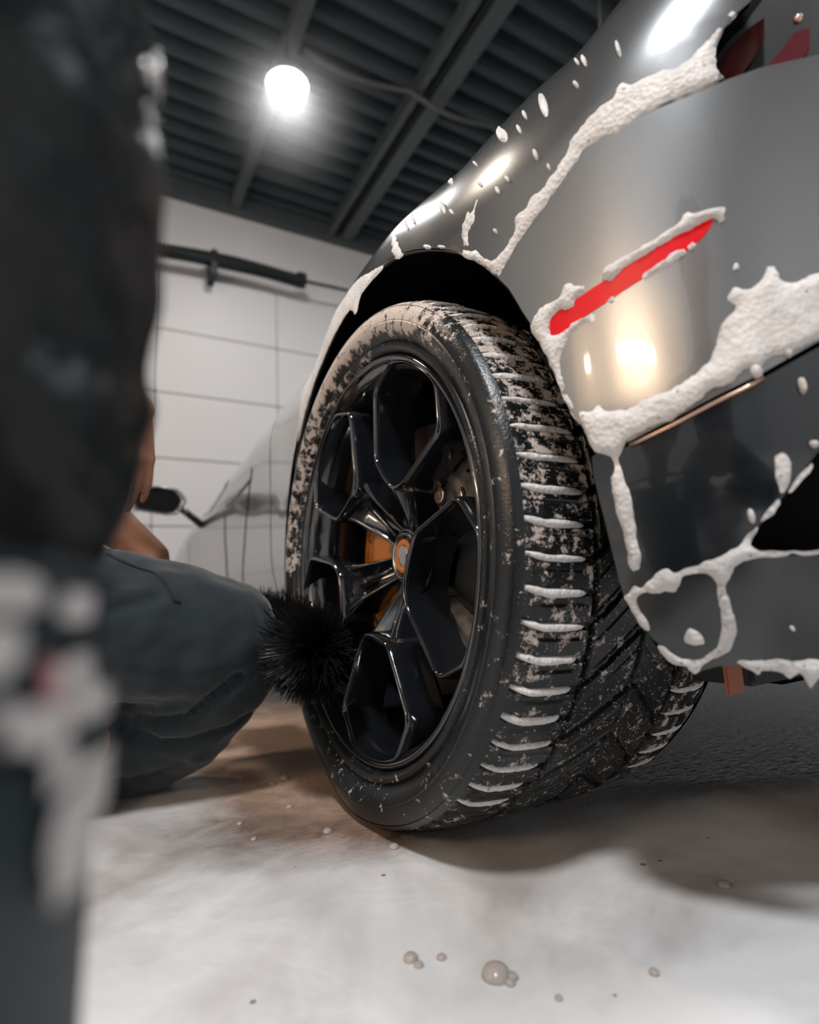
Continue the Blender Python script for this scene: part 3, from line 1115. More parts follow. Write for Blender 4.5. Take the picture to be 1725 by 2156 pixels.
def squash(p):
    """flatten the tyre where it meets the floor."""
    x, y_, z_ = p
    wz = z_ * math.cos(R(1.5)) - x * math.sin(R(1.5))
    if wz < BOT + .002:
        z_ = (BOT + .002 + x * math.sin(R(1.5))) / math.cos(R(1.5))
    lowf = max(0, (-wz - .26) / .08) * max(0, 1 - abs(y_) / .16)
    if x < .02 and lowf > 0: x -= .008 * lowf
    return (x, y_, z_)


def add_rings(profile, n=280):
    base = len(tv)
    for x_, r_ in profile:
        for k_ in range(n):
            a_ = 2 * math.pi * k_ / n
            dg = math.degrees(a_)
            tv.append(squash(wv(x_, r_, a_)))
            f_ = 0.0
            if x_ < .03 and r_ > .283:
                up = 1 if 62 < dg < 122 else max(0, 1 - min(abs(dg - 62), abs(dg - 122)) / 22)
                f_ = .22 + .52 * up * min(1, max(0, (r_ - .288) / .012)) if up > 0 else .22
                if 0 <= dg < 62: f_ = max(f_, .52 + .1 * math.sin(dg * .9))
            elif x_ < .03 and r_ > .272:
                f_ = .44 if dg < 100 else .18
            tfo.append(f_)
            tsp.append(.18 if x_ < .03 else 0)
    for i in range(len(profile) - 1):
        for k_ in range(n):
            tf.append((base + i * n + k_, base + i * n + (k_ + 1) % n, base + (i + 1) * n + (k_ + 1) % n, base + (i + 1) * n + k_))


OUT = [(.020, .268), (.010, .2705), (.0015, .2735), (-.0035, .2765), (-.0055, .2805), (-.0045, .2845), (-.0012, .2870), (-.0030, .2885), (-.0080, .2940), (-.0125, .3010), (-.0142, .3080),
       (-.0132, .3100), (-.0138, .3105), (-.0136, .3160), (-.0115, .3220), (-.0085, .3270), (-.0070, .3285), (-.0078, .3292), (-.0045, .3318), (-.0005, .3340)]
add_rings(OUT)
INN = [(TW + .0005, .3340), (TW + .008, .327), (TW + .013, .315), (TW + .010, .295), (TW - .004, .280), (TW - .02, .268)]
add_rings(INN, 120)
# tread as a relief of blocks and grooves
per = 14
nth = NP * per
xsn = sorted(set(np.round(np.r_[np.linspace(0, .070, 17), np.linspace(.070, .084, 7), np.linspace(.084, .140, 12), np.linspace(.140, .154, 6), np.linspace(.154, .208, 12), np.linspace(.208, .222, 7), np.linspace(.222, TW, 15)], 5)))


def groove(x, a_):
    ph = a_ / (2 * math.pi) * NP
    d_ = 0.0
    for gx, gw in ((.0765, .0035), (.147, .0035), (.215, .0035)):
        if abs(x - gx) < gw: d_ = .0065
    if x < .073:
        q = (ph + 6.0 * max(0, .022 - x) ** 1.0 * 1.2 + .0) % 1
        if q < .215: d_ = max(d_, .0062)
        q2 = (ph + .58) % 1
        if .012 < x < .066 and q2 < .075: d_ = max(d_, .0018)
        if abs(x - .0125) < .0012: d_ = max(d_, .0015)
    elif x > .219:
        q = (ph + .4 - 5 * max(0, x - .27)) % 1
        if q < .215: d_ = max(d_, .0062)
        if abs(x - .262) < .0025: d_ = max(d_, .004)
    else:
        s_ = 1 if x < .147 else -1
        q = (ph * .5 + s_ * (x - .147) * 14) % 1
        if q < .11: d_ = max(d_, .0055)
        q = (ph * 1.0 + s_ * (x - .147) * 28 + .3) % 1
        if q < .14: d_ = max(d_, .0015)
    return d_


base = len(tv)
nx = len(xsn)
for k_ in range(nth):
    for j, x_ in enumerate(xsn):
        a_ = 2 * math.pi * (k_ / nth + (abs(min(max(x_, .08), .2115) - .147)) * 28 / NP)
        dg = math.degrees(a_) % 360
        d_ = groove(x_, a_)
        tv.append(squash(wv(x_, crown(x_) - d_, a_)))
        f_ = .26
        if x_ < .075:
            if 95 < dg <= 185: f_ = .56 - .10 * abs(dg - 140) / 45
            elif 185 < dg < 202: f_ = .42
            else: f_ = .30
            if 60 < dg < 100: f_ = .62
        elif x_ > .22: f_ = .40
        tfo.append(f_ if d_ < .004 else f_ - .12)
        tsp.append(.55 if x_ > .06 and dg > 185 else .18)
for k_ in range(nth):
    k2 = (k_ + 1) % nth
    for j in range(nx - 1):
        tf.append((base + k_ * nx + j, base + k2 * nx + j, base + k2 * nx + j + 1, base + k_ * nx + j + 1))
tyre = obj('tyre', tv, tf, M['rubber'], wheel, True)
for nm, dat in (('foam', tfo), ('speck', tsp)):
    at = tyre.data.attributes.new(nm, 'FLOAT', 'POINT')
    at.data.foreach_set('value', np.array(dat, dtype=np.float32))
md = tyre.modifiers.new('e', 'EDGE_SPLIT'); md.split_angle = R(38)
# wheel well liner
V, F = lathe([(.012, .405), (.10, .405), (.36, .405), (.36, .02)], 60, R(-12), R(166))
obj('wheel_well', [(a, b, c + HUB.z) for a, b, c in V], F, M['liner'], car, True)

# foam packed in the shoulder grooves of the tyre
tyfoam = empty('tyre_foam', (0, -.34, .338))
tag(tyfoam, 'white foam bars packed in the shoulder grooves of the tyre', 'foam', kind='stuff')
WM = Matrix.Translation(HUB) @ Matrix.Rotation(R(1.5), 4, 'Y')


def foam_bar(name, ph, x0, x1, wd, h, curve):
    V, F = [], []
    nn_ = 18
    ac = (ph + .108) / NP * 2 * math.pi
    amp = random.uniform(.75, 1.15)
    ends = random.uniform(-.004, .004)
    for i in range(nn_ + 1):
        u = i / nn_
        x_ = x0 + ends + (x1 - x0) * u
        tip = math.sqrt(max(.02, 1 - abs(2 * u - 1) ** 3))
        wl = wd * amp * tip * (1 + .25 * fbm((x_ * 90, ph, 0)))
        ca = ac - (6.0 * max(0, .022 - x_) * 1.2 * curve) / NP * 2 * math.pi
        for j in range(7):
            v_ = j / 6 * 2 - 1
            hh = h * math.sqrt(max(0, 1 - v_ * v_)) * tip
            V.append(Vector(wv(x_, crown(min(max(x_, 0), TW)) - .0045 + hh + .0008 * fbm((x_ * 200, v_ * 3, ph)), ca + v_ * wl / .34)))
    for i in range(nn_):
        for j in range(6): F.append((i * 7 + j, i * 7 + j + 1, i * 7 + 8 + j, i * 7 + 7 + j))
    V = [Vector(squash(v)) for v in V]
    V = [WM @ v - tyfoam.location for v in V]
    return obj(name, V, F, M['foam'], tyfoam, True)


for ph in range(NP):
    dg = ph / NP * 360
    if 96 < dg < 232:
        big = 1.0 if dg > 140 else .75
        foam_bar('foam_bar', ph, -.002, .069 if dg > 150 else .062, .0052 * big * (1.0 if dg < 215 else .75), .0068, 1)
    if 196 < dg < 232:
        foam_bar('foam_bar', ph - .4 + .0, .224, .289, .0044, .0062, 0)

# ------------------------------------------------------------------ foam on the body
def foam_patch(name, poly_px, label, h=.007, edge=.012, grid=.0042, jit=.0016, flat=False):
    poly = sz(poly_px)
    if len(poly) < 3: return None
    for _ in range(2):                          # round the corners
        P = np.array(poly)
        Q = np.roll(P, -1, axis=0)
        poly = [tuple(q) for ab in zip(.75 * P + .25 * Q, .25 * P + .75 * Q) for q in ab]
    h *= .6
    poly = resample(poly, .0035)
    jp = []
    for i, (a, b) in enumerate(poly):
        jp.append((a + jit * fbm((a * 120, b * 120, 1.7)), b + jit * fbm((a * 120, b * 120, 9.1))))
    poly = jp
    vs, fs = cdt(poly, grid)
    P = np.array(poly)
    A, B = P, np.roll(P, -1, axis=0)
    ab = B - A
    l2 = np.maximum((ab * ab).sum(1), 1e-14)
    V = []
    for a, b in vs:
        q = np.array([a, b])
        tt = np.clip(((q - A) * ab).sum(1) / l2, 0, 1)
        d_ = np.hypot(*(A + ab * tt[:, None] - q).T).min()
        u = min(1, d_ / edge)
        hh = h * math.sqrt(max(0, 1 - (1 - u) ** 2)) * (1 + .28 * fbm((a * 60, b * 60, 3.3))) - .0012
        V.append(skin(a, b, hh))
    c = sum(V, Vector()) / len(V)
    fs2 = []
    for f in fs:
        a, b, d_ = (V[i] for i in f)
        if (b - a).cross(d_ - a).dot(skin_n(*vs[f[0]])) < 0: f = f[::-1]
        fs2.append(f)
    o = obj(name, [p - c for p in V], fs2, M['foam'], None, True)
    o.location = c
    tag(o, label, 'foam', kind='stuff')
    return o


SEAMF = [(1047, 590), (1035, 574), (1020, 562), (1000, 550), (978, 542), (960, 530), (975, 518), (990, 528), (1003, 520), (1018, 538), (1035, 548), (1050, 535), (1065, 520), (1075, 500), (1083, 478), (1080, 460), (1092, 445),
         (1105, 440), (1112, 420), (1125, 405), (1140, 398), (1150, 380), (1165, 365), (1172, 345), (1185, 335), (1195, 315), (1197, 300), (1210, 280), (1230, 255), (1250, 235), (1275, 215), (1292, 205), (1297, 178),
         (1310, 172), (1330, 175), (1345, 165), (1375, 150), (1400, 140), (1430, 138), (1470, 103), (1500, 68), (1530, 30), (1560, 4), (1578, 4), (1545, 38), (1522, 62), (1509, 92), (1504, 130), (1512, 150), (1530, 164),
         (1480, 186), (1420, 213), (1372, 233), (1357, 246), (1340, 253), (1325, 266), (1310, 274), (1300, 290), (1285, 285), (1262, 295), (1245, 310), (1232, 318), (1215, 345), (1190, 376), (1165, 412), (1140, 447),
         (1110, 487), (1090, 517), (1070, 550), (1056, 578)]
foam_patch('foam_streak', SEAMF, 'long foam streak along the seam from wheel arch to tail light', .006, .011)
foam_patch('foam_drip', [(1003, 412), (1010, 420), (1001, 440), (1002, 465), (991, 482), (986, 500), (993, 525), (975, 522), (969, 482), (979, 455), (985, 440), (993, 450)], 'forked foam drip above the top of the wheel arch', .004, .006)
foam_patch('foam_drip', [(826, 494), (836, 490), (843, 518), (851, 536), (838, 546), (825, 540), (823, 515)], 'small foam drip at the crown of the arch beside the wall', .004, .006)
foam_patch('foam_drip', [(808, 562), (800, 556), (785, 568), (770, 575), (750, 590), (735, 612), (722, 632), (708, 655), (690, 690), (670, 735), (648, 800), (634, 860), (622, 920), (616, 960), (620, 962), (628, 930), (640, 880), (660, 805), (678, 762), (694, 722), (715, 682), (735, 650), (742, 655), (747, 664), (752, 650), (758, 620), (775, 598), (792, 580)],
           'foam running down the front lip of the wheel arch', .003, .006)
FLECKS = [(1145, 222, 9, 27), (1058, 285, 12, 16), (1105, 242, 4, 9), (1093, 272, 4, 9), (1128, 326, 4.5, 13), (1068, 377, 4, 7), (1048, 401, 4, 9), (932, 437, 5, 15), (1213, 178, 5, 7), (1302, 103, 5, 18),
          (1230, 128, 5, 12), (1215, 130, 4, 6), (951, 446, 3, 6), (1012, 388, 3, 6), (1001, 345, 3, 5), (1050, 270, 5, 8), (946, 375, 7, 14), (868, 455, 4, 16), (1156, 352, 3, 8), (1044, 487, 3, 6), (855, 470, 3, 14), (930, 520, 8, 4), (900, 520, 8, 5)]


def blob_px(cx, cy, rx, ry, n=14, tilt=-.2):
    out = []
    for i in range(n):
        c = 2 * math.pi * i / n
        x_, y_ = rx * math.cos(c), ry * math.sin(c)
        out.append((cx + x_ - tilt * y_, cy + y_))
    return out


def fleck_group(name, specs, label, h=.0028):
    Vs, Fs = [], []
    for cx_, cy_, rx, ry in specs:
        poly = sz(blob_px(cx_, cy_, rx, ry))
        if len(poly) < 6: continue
        c = np.mean(poly, axis=0)
        n = len(poly)
        k = len(Vs)
        for u, hh in ((1.0, -.0008), (.8, h * .6), (.45, h * .95)):
            for p in poly:
                q = c + (np.array(p) - c) * u
                Vs.append(skin(q[0], q[1], hh))
        Vs.append(skin(c[0], c[1], h))
        for i in range(2):
            for j in range(n): Fs.append((k + i * n + j, k + i * n + (j + 1) % n, k + (i + 1) * n + (j + 1) % n, k + (i + 1) * n + j))
        for j in range(n): Fs.append((k + 2 * n + j, k + 2 * n + (j + 1) % n, k + 3 * n))
    o = obj(name, Vs, Fs, M['foam'], None, True)
    bm = bmesh.new(); bm.from_mesh(o.data); bmesh.ops.recalc_face_normals(bm, faces=bm.faces); bm.to_mesh(o.data); bm.free()
    tag(o, label, 'foam', kind='stuff')
    return o


fleck_group('foam_flecks', FLECKS, 'scattered small foam flecks on the upper rear fender')
MKU = [(1122, 674), (1137, 650), (1160, 632), (1180, 628), (1186, 597), (1200, 588), (1218, 602), (1250, 592), (1268, 576), (1274, 556), (1292, 551), (1330, 530), (1380, 500), (1420, 475), (1437, 460), (1440, 440), (1462, 447), (1490, 441),
       (1518, 433), (1536, 440), (1527, 458), (1531, 477), (1516, 481), (1505, 458), (1480, 472), (1440, 492), (1404, 514), (1350, 546), (1320, 562), (1304, 580), (1290, 594), (1262, 598), (1235, 608), (1216, 630), (1210, 652), (1196, 656), (1180, 652), (1163, 668), (1157, 686),
       (1160, 700), (1172, 704), (1192, 694), (1202, 678), (1232, 666), (1268, 645), (1292, 618), (1335, 600), (1364, 568), (1402, 542), (1412, 528), (1446, 520), (1472, 500), (1486, 490), (1478, 510), (1452, 530), (1440, 541), (1400, 566), (1350, 599), (1290, 640), (1252, 664), (1256, 684), (1240, 679), (1215, 694), (1196, 716), (1180, 760), (1184, 790), (1198, 832), (1213, 868), (1224, 900), (1206, 876), (1184, 838), (1167, 792), (1151, 754), (1130, 718), (1112, 688)]
foam_patch('foam_ring', MKU, 'foam outlining the red side marker and arch edge', .009, .006)
BUF = [(1213, 862), (1240, 866), (1258, 850), (1266, 850), (1276, 866), (1295, 860), (1330, 862), (1352, 838), (1400, 822), (1440, 803), (1478, 775), (1500, 745), (1505, 712), (1508, 690), (1530, 668), (1555, 648), (1530, 640), (1528, 625), (1545, 600), (1540, 575), (1550, 540), (1560, 560),
       (1555, 600), (1575, 610), (1600, 590), (1612, 565), (1616, 528), (1628, 555), (1640, 575), (1650, 590), (1690, 590), (1705, 575), (1790, 560), (1800, 690), (1725, 716), (1690, 734), (1640, 752), (1612, 760), (1600, 784), (1580, 776), (1560, 786), (1540, 812), (1500, 820), (1470, 845), (1440, 870), (1415, 888), (1380, 895), (1350, 915),
       (1320, 925), (1308, 948), (1300, 972), (1312, 1008), (1330, 1040), (1333, 1075), (1340, 1120), (1350, 1178), (1346, 1200), (1332, 1208), (1321, 1185), (1319, 1150), (1304, 1100), (1289, 1050), (1287, 1010), (1295, 978), (1286, 962), (1270, 952), (1250, 952), (1238, 930), (1226, 900)]
foam_patch('foam_bank', BUF, 'broad foam bank along the bumper bottom with one long drip', .009, .010)
CRF = [(1307, 1262), (1325, 1250), (1338, 1232), (1345, 1243), (1368, 1222), (1378, 1212), (1402, 1194), (1416, 1208), (1460, 1195), (1530, 1165), (1558, 1150), (1588, 1110), (1600, 1108), (1578, 1150), (1600, 1161), (1660, 1162), (1740, 1158), (1740, 1168), (1660, 1170), (1600, 1176), (1577, 1180), (1547, 1194), (1537, 1212),
       (1526, 1235), (1536, 1260), (1541, 1285), (1553, 1315), (1549, 1350), (1531, 1376), (1506, 1391), (1486, 1396), (1476, 1414), (1466, 1424), (1455, 1414), (1445, 1401), (1415, 1401), (1393, 1380), (1383, 1358), (1400, 1364), (1420, 1384), (1460, 1394), (1484, 1384), (1508, 1365), (1519, 1340), (1521, 1300), (1511, 1260),
       (1514, 1232), (1500, 1211), (1470, 1206), (1440, 1211), (1432, 1232), (1418, 1250), (1395, 1245), (1360, 1249), (1338, 1258), (1346, 1285), (1366, 1310), (1369, 1331), (1355, 1326), (1334, 1300), (1324, 1270)]
foam_patch('foam_loop', CRF, 'looping foam trail on the black lower bumper corner', .006, .006)
foam_patch('foam_blob', [(1453, 1320), (1480, 1340), (1486, 1358), (1462, 1361), (1440, 1356), (1441, 1336)], 'single triangular foam blob inside the foam loop', .005, .010)
foam_patch('foam_blob', [(1648, 950), (1664, 965), (1669, 990), (1660, 1020), (1646, 1046), (1636, 1020), (1631, 985), (1636, 960)], 'teardrop foam blob on the black bumper cheek', .006, .011)
fleck_group('foam_flecks', [(1583, 1087, 8, 16), (1593, 782, 14, 16), (1690, 812, 7, 18), (1715, 935, 9, 8), (1660, 745, 8, 8), (1668, 1322, 5, 4)], 'small foam flecks on the black bumper cheek', .004)
foam_patch('foam_sliver', [(1603, 1100), (1612, 1083), (1640, 1050), (1647, 1057), (1630, 1082), (1612, 1100)], 'short foam sliver low on the duct edge of the bumper', .005, .006)
foam_patch('foam_sliver', [(1658, 1037), (1680, 1008), (1712, 972), (1718, 980), (1700, 1003), (1670, 1036)], 'longer foam sliver high on the duct edge of the bumper', .005, .006)
BOF = [(1545, 1392), (1580, 1392), (1610, 1396), (1640, 1384), (1662, 1396), (1700, 1390), (1750, 1392), (1750, 1430), (1728, 1428), (1718, 1444), (1708, 1456), (1698, 1432), (1686, 1418), (1674, 1424), (1662, 1434), (1650, 1418), (1630, 1412), (1605, 1413), (1598, 1424), (1586, 1414), (1560, 1406)]
foam_patch('foam_fringe', BOF, 'dripping foam fringe along the lowest bumper edge', .006, .010)

# tag hanging under the bumper
p0, p1 = at_plane(1541, 1396, 1, -.385), at_plane(1541, 1462, 1, -.385)
bm = bmesh.new()
box(bm, (p0.x - .012, p0.y - .002, p1.z), (p0.x + .012, p0.y + .002, p0.z), .001)
bmobj('transport_tag', bm, M['tie'], car)

# ------------------------------------------------------------------ brush
br = empty('wheel_brush', (-.06, .10, .20))
tag(br, 'black bristle wheel brush scrubbing the rim beside the knee', 'brush')
c0, c1 = Vector((-.050, .48, .245)), Vector((-.040, .06, .212))
ax = (c1 - c0).normalized()
obj('core', *tube([c0 - br.location, c1 - br.location], .012, 10), M['handle'], br, smooth=True)
obj('handle', *tube([c0 - br.location, Vector((-.16, .50, .27)) - br.location, Vector((-.24, .46, .30)) - br.location], [.012, .013, .014], 10), M['handle'], br, smooth=True)
V, F = [], []
u1 = ax.cross(Vector((0, 0, 1))).normalized()
u2 = ax.cross(u1)
for i in range(9000):
    tt = random.random()
    p = c0 + (c1 - c0) * tt
    c = random.uniform(0, 2 * math.pi)
    dirv = (u1 * math.cos(c) + u2 * math.sin(c))
    ln = random.uniform(.062, .080)
    if i % 3 == 0:
        p = c1 - ax * random.random() * .02
        f_ = random.uniform(.05, 1.4)
        dirv = (dirv * math.cos(f_) + ax * math.sin(f_)).normalized()
        ln *= .85
    if dirv.x > .1: ln *= .8
    tipv = p + dirv * ln + ax * random.uniform(-.02, .02) + Vector((random.uniform(-.008, .008), random.uniform(-.008, .008), random.uniform(-.010, .004)))
    if tipv.x > -.012 and tipv.y < .30: tipv.x = -.012 - random.random() * .006
    s_ = dirv.orthogonal().normalized() * random.uniform(.0007, .0014)
    s2_ = dirv.cross(s_).normalized() * random.uniform(.0004, .0009)
    k = len(V)
    b0 = p + dirv * .010 - br.location
    t0 = tipv - br.location
    V += [b0 - s_, b0 + s_, b0 + s2_, t0 - s_ * .6, t0 + s_ * .6, t0 + s2_ * .6]
    F += [(k, k + 1, k + 4, k + 3), (k + 1, k + 2, k + 5, k + 4), (k + 2, k, k + 3, k + 5)]
o = obj('bristles', V, F, M['bristle'], br)
o['kind'] = 'stuff'


# ------------------------------------------------------------------ people
def capsule(p0, r0, p1, r1, n=14):
    p0, p1 = Vector(p0), Vector(p1)
    t = p1 - p0
    L = t.length
    t.normalize()
    pts, rs = [], []
    for k in range(5):
        c = math.pi / 2 * (1 - k / 4)
        pts.append(p0 - t * r0 * math.sin(c)); rs.append(max(1e-4, r0 * math.cos(c)))
    for k in range(1, 4):
        u = k / 4
        pts.append(p0 + t * L * u); rs.append(r0 + (r1 - r0) * u)
    for k in range(5):
        c = math.pi / 2 * (k / 4)
        pts.append(p1 + t * r1 * math.sin(c)); rs.append(max(1e-4, r1 * math.cos(c)))
    return tube(pts, rs, n)


def fused(name, segs, voxel, mt, parent, smooth_it=6, disp=None):
    """one continuous surface grown over a chain of limbs."""
    V, F = merge([capsule(*s) for s in segs])
    o = obj(name, V, F, mt, None)
    md = o.modifiers.new('r', 'REMESH')
    md.mode = 'VOXEL'
    md.voxel_size = voxel
    md = o.modifiers.new('s', 'SMOOTH')
    md.factor = .5
    md.iterations = smooth_it
    dg = bpy.context.evaluated_depsgraph_get()
    me = bpy.data.meshes.new_from_object(o.evaluated_get(dg))
    old = o.data
    o.modifiers.clear()
    o.data = me
    bpy.data.meshes.remove(old)
    me.materials.clear()
    me.materials.append(mt)
    if disp:
        ns = [v.normal.copy() for v in me.vertices]
        for v, n in zip(me.vertices, ns): v.co += n * disp(v.co)
    me.polygons.foreach_set('use_smooth', [True] * len(me.polygons))
    o.parent = parent
    if parent: o.matrix_parent_inverse = Matrix.Translation(parent.location).inverted()
    return o


def hand(w, d, up, curl, side=1, k=1.0):
    """palm and five fingers from the wrist w; d = direction of the fingers, up = back of the hand."""
    d, up = Vector(d).normalized(), Vector(up).normalized()
    sd_ = d.cross(up).normalized() * side
    up = sd_.cross(d).normalized() * (1 if sd_.cross(d).dot(up) > 0 else -1)
    segs = []
    pc = w + d * .05 * k
    for q in (-.030, -.010, .010, .030):
        segs.append((w + sd_ * q * .6 * k, .013 * k, w + d * .085 * k + sd_ * q * k, .0115 * k))
    lens = [(.040, .026, .020), (.044, .030, .022), (.041, .028, .021), (.032, .021, .018)]
    for q, ls, sp in zip((-.031, -.0105, .0105, .030), lens, (-.12, -.03, .04, .14)):
        p = w + d * .088 * k + sd_ * q * k
        a = 0.0
        r_ = .0095 * k
        for i, l in enumerate(ls):
            a += curl * (.55, .75, .5)[i]
            dv = (d * math.cos(a) - up * math.sin(a) + sd_ * sp).normalized()
            p2 = p + dv * l * k
            segs.append((p, r_, p2, r_ * .9))
            p = p2
            r_ *= .9
    p = w + d * .02 * k - sd_ * .024 * k
    for l, an in ((.045, .75), (.034, .45), (.026, .25)):
        dv = (d * math.cos(an) - sd_ * math.sin(an) - up * .35).normalized()
        p2 = p + dv * l * k
        segs.append((p, .0115 * k, p2, .010 * k))
        p = p2
    return segs


def sub(a, b, t): return Vector(a) * (1 - t) + Vector(b) * t


# -- the person crouching by the wheel
P1 = empty('person', (-.36, .24, 0))
tag(P1, 'crouching person in dark slate trousers scrubbing the wheel with a brush', 'person')
hipL, hipR = Vector((-.64, .24, .32)), Vector((-.66, .44, .33))
kneeN, kneeF = at_depth(482, 1375, .835), Vector((-.44, .56, .33))
ankN, ankF = Vector((-.47, .27, .085)), Vector((-.52, .60, .08))
chest, neck, head = Vector((-.60, .34, .66)), Vector((-.55, .34, .86)), Vector((-.48, .34, 1.0))
shN, shF = Vector((-.55, .16, .76)), Vector((-.55, .52, .76))
# far arm reaches the brush behind the thigh; near hand hangs over the knee
elF, wrF = at_depth(120, 1010, .98), at_depth(322, 1172, .96)
elN, wrN = at_depth(60, 760, .86), at_depth(285, 862, .85)
body = []
pelv = Vector((-.66, .34, .33))
body += [(pelv, .12, chest, .125), (chest, .125, neck, .06), (neck, .055, head, .06), (head + Vector((.0, 0, .02)), .075, head + Vector((.03, 0, .07)), .088), (head + Vector((.05, 0, -.03)), .05, head + Vector((.065, 0, .03)), .07),
         (head + Vector((.105, 0, .02)), .012, head + Vector((.118, 0, .0)), .013), (head + Vector((.03, .085, .02)), .016, head + Vector((.03, .09, .045)), .014), (head + Vector((.03, -.085, .02)), .016, head + Vector((.03, -.09, .045)), .014)]
for sh, el, wr in ((shN, elN, wrN), (shF, elF, wrF)):
    body += [(chest + Vector((0, 0, .1)), .09, sh, .055), (sh, .052, el, .041), (el, .041, sub(el, wr, .4), .040), (sub(el, wr, .4), .040, wr, .027)]
hd = (at_depth(280, 1090, .84) - wrN)
body += hand(wrN, hd, Vector((.5, -.75, .4)), .35, -1, .88)
body += hand(wrF, Vector((.55, .2, -.45)), Vector((0, -.3, 1)), .9, 1)
knB, shB = at_depth(440, 1350, .86), at_depth(330, 1540, .885)
body += [(hipL, .065, knB, .040), (knB, .040, shB, .036), (shB, .036, ankN, .032), (ankN, .036, ankN + Vector((.10, -.02, -.047)), .026)]
body += [(hipR, .075, kneeF, .055), (kneeF, .055, ankF, .038), (ankF, .036, ankF + Vector((.12, -.02, -.045)), .028)]
bo = fused('body', body, .0042, M['skin'], P1, 3)
TR = [(pelv + Vector((-.02, -.08, 0)), .125, pelv + Vector((-.02, .08, 0)), .125)]


def dsp1(c): return .006 * fbm(c, 9, 3) + .0025 * fbm(c, 30, 2)


knT = at_depth(455, 1340, .84)
TR += [(hipL, .12, sub(hipL, knT, .5), .115), (sub(hipL, knT, .5), .115, knT, .093), (knT, .090, at_depth(482, 1412, .84), .070),
       (at_depth(482, 1412, .84), .070, at_depth(390, 1510, .87), .080), (at_depth(390, 1510, .87), .080, at_depth(250, 1590, .90), .080), (at_depth(250, 1590, .90), .080, ankN + Vector((-.05, .02, .03)), .062),
       (hipR, .115, kneeF, .085), (kneeF, .082, ankF + Vector((-.02, 0, .02)), .06)]
trous = fused('trousers', TR, .0075, M['trouser'], P1, 9, dsp1)


def bvh_of(o):
    me = o.data
    return BVHTree.FromPolygons([v.co for v in me.vertices], [tuple(p.vertices) for p in me.polygons])


tb = bvh_of(trous)


def on_mesh(bv, pts):
    out = []
    for p in pts:
        h = bv.ray_cast(CAM, ray(*p).normalized())
        if h[0] is not None: out.append((h[0], h[1]))
    return out


def crease(o, pts, wid, dep):
    hits = [h[0] for h in on_mesh(tb, pts)]
    if len(hits) < 2: return
    line = catmull(hits, 8)
    A = np.array([tuple(p) for p in line])
    for v in o.data.vertices:
        d_ = np.sqrt(((A - np.array(v.co)) ** 2).sum(1).min())
        if d_ < wid * 3: v.co -= v.normal * dep * math.exp(-(d_ / wid) ** 2)


crease(trous, [(216, 1510), (260, 1520), (320, 1522), (390, 1515), (440, 1480), (500, 1430)], .008, .016)
crease(trous, [(240, 1535), (300, 1552), (370, 1568), (440, 1550), (520, 1510)], .007, .013)
crease(trous, [(225, 1290), (270, 1275), (330, 1258)], .008, .006)
crease(trous, [(215, 1650), (300, 1640), (380, 1610)], .008, .006)
tb = bvh_of(trous)
hits = on_mesh(tb, [(225, 1168), (250, 1180), (290, 1196), (322, 1206), (338, 1220), (352, 1240), (364, 1262), (378, 1268)])
if len(hits) > 3:
    o = obj('trouser_seam', *tube([p + n * .0005 for p, n in zip(catmull([h[0] for h in hits], 4), [hits[min(i // 4, len(hits) - 1)][1] for i in range(200)])], .0022, 6), M['seam'], P1, smooth=True)
    o.matrix_parent_inverse = Matrix.Translation(P1.location).inverted()
JK = [(pelv + Vector((0, 0, .08)), .135, chest, .145), (chest, .145, chest + Vector((.02, 0, .12)), .12), (chest + Vector((0, -.1, .1)), .08, shN, .072), (chest + Vector((0, .1, .1)), .08, shF, .072),
      (shN, .068, elN, .058), (elN, .058, sub(elN, wrN, .55), .050), (shF, .068, sub(shF, elF, .7), .058)]
fused('shirt', JK, .009, M['jacket'], P1, 6, dsp1)
hr = fused('hair', [(head + Vector((-.005, 0, .04)), .082, head + Vector((.02, 0, .09)), .092)], .008, M['hair'], P1, 4)
for an in (ankN, ankF):
    o = fused('shoe', [(an + Vector((-.06, .02, -.045)), .038, an + Vector((.04, -.01, -.045)), .040), (an + Vector((.04, -.01, -.047)), .038, an + Vector((.12, -.03, -.052)), .032)], .006, M['shoe'], P1, 4)
    for v in o.data.vertices:
        if v.co.z < .003: v.co.z = .003

# where the bucket stands, a hand's breadth from the lens at the left edge
ba = YAW + math.atan((246 - CX) / FPX) - math.asin(.1335 / .20)
BKC = Vector((CAM.x + .20 * math.sin(ba), CAM.y + .20 * math.cos(ba), 0))

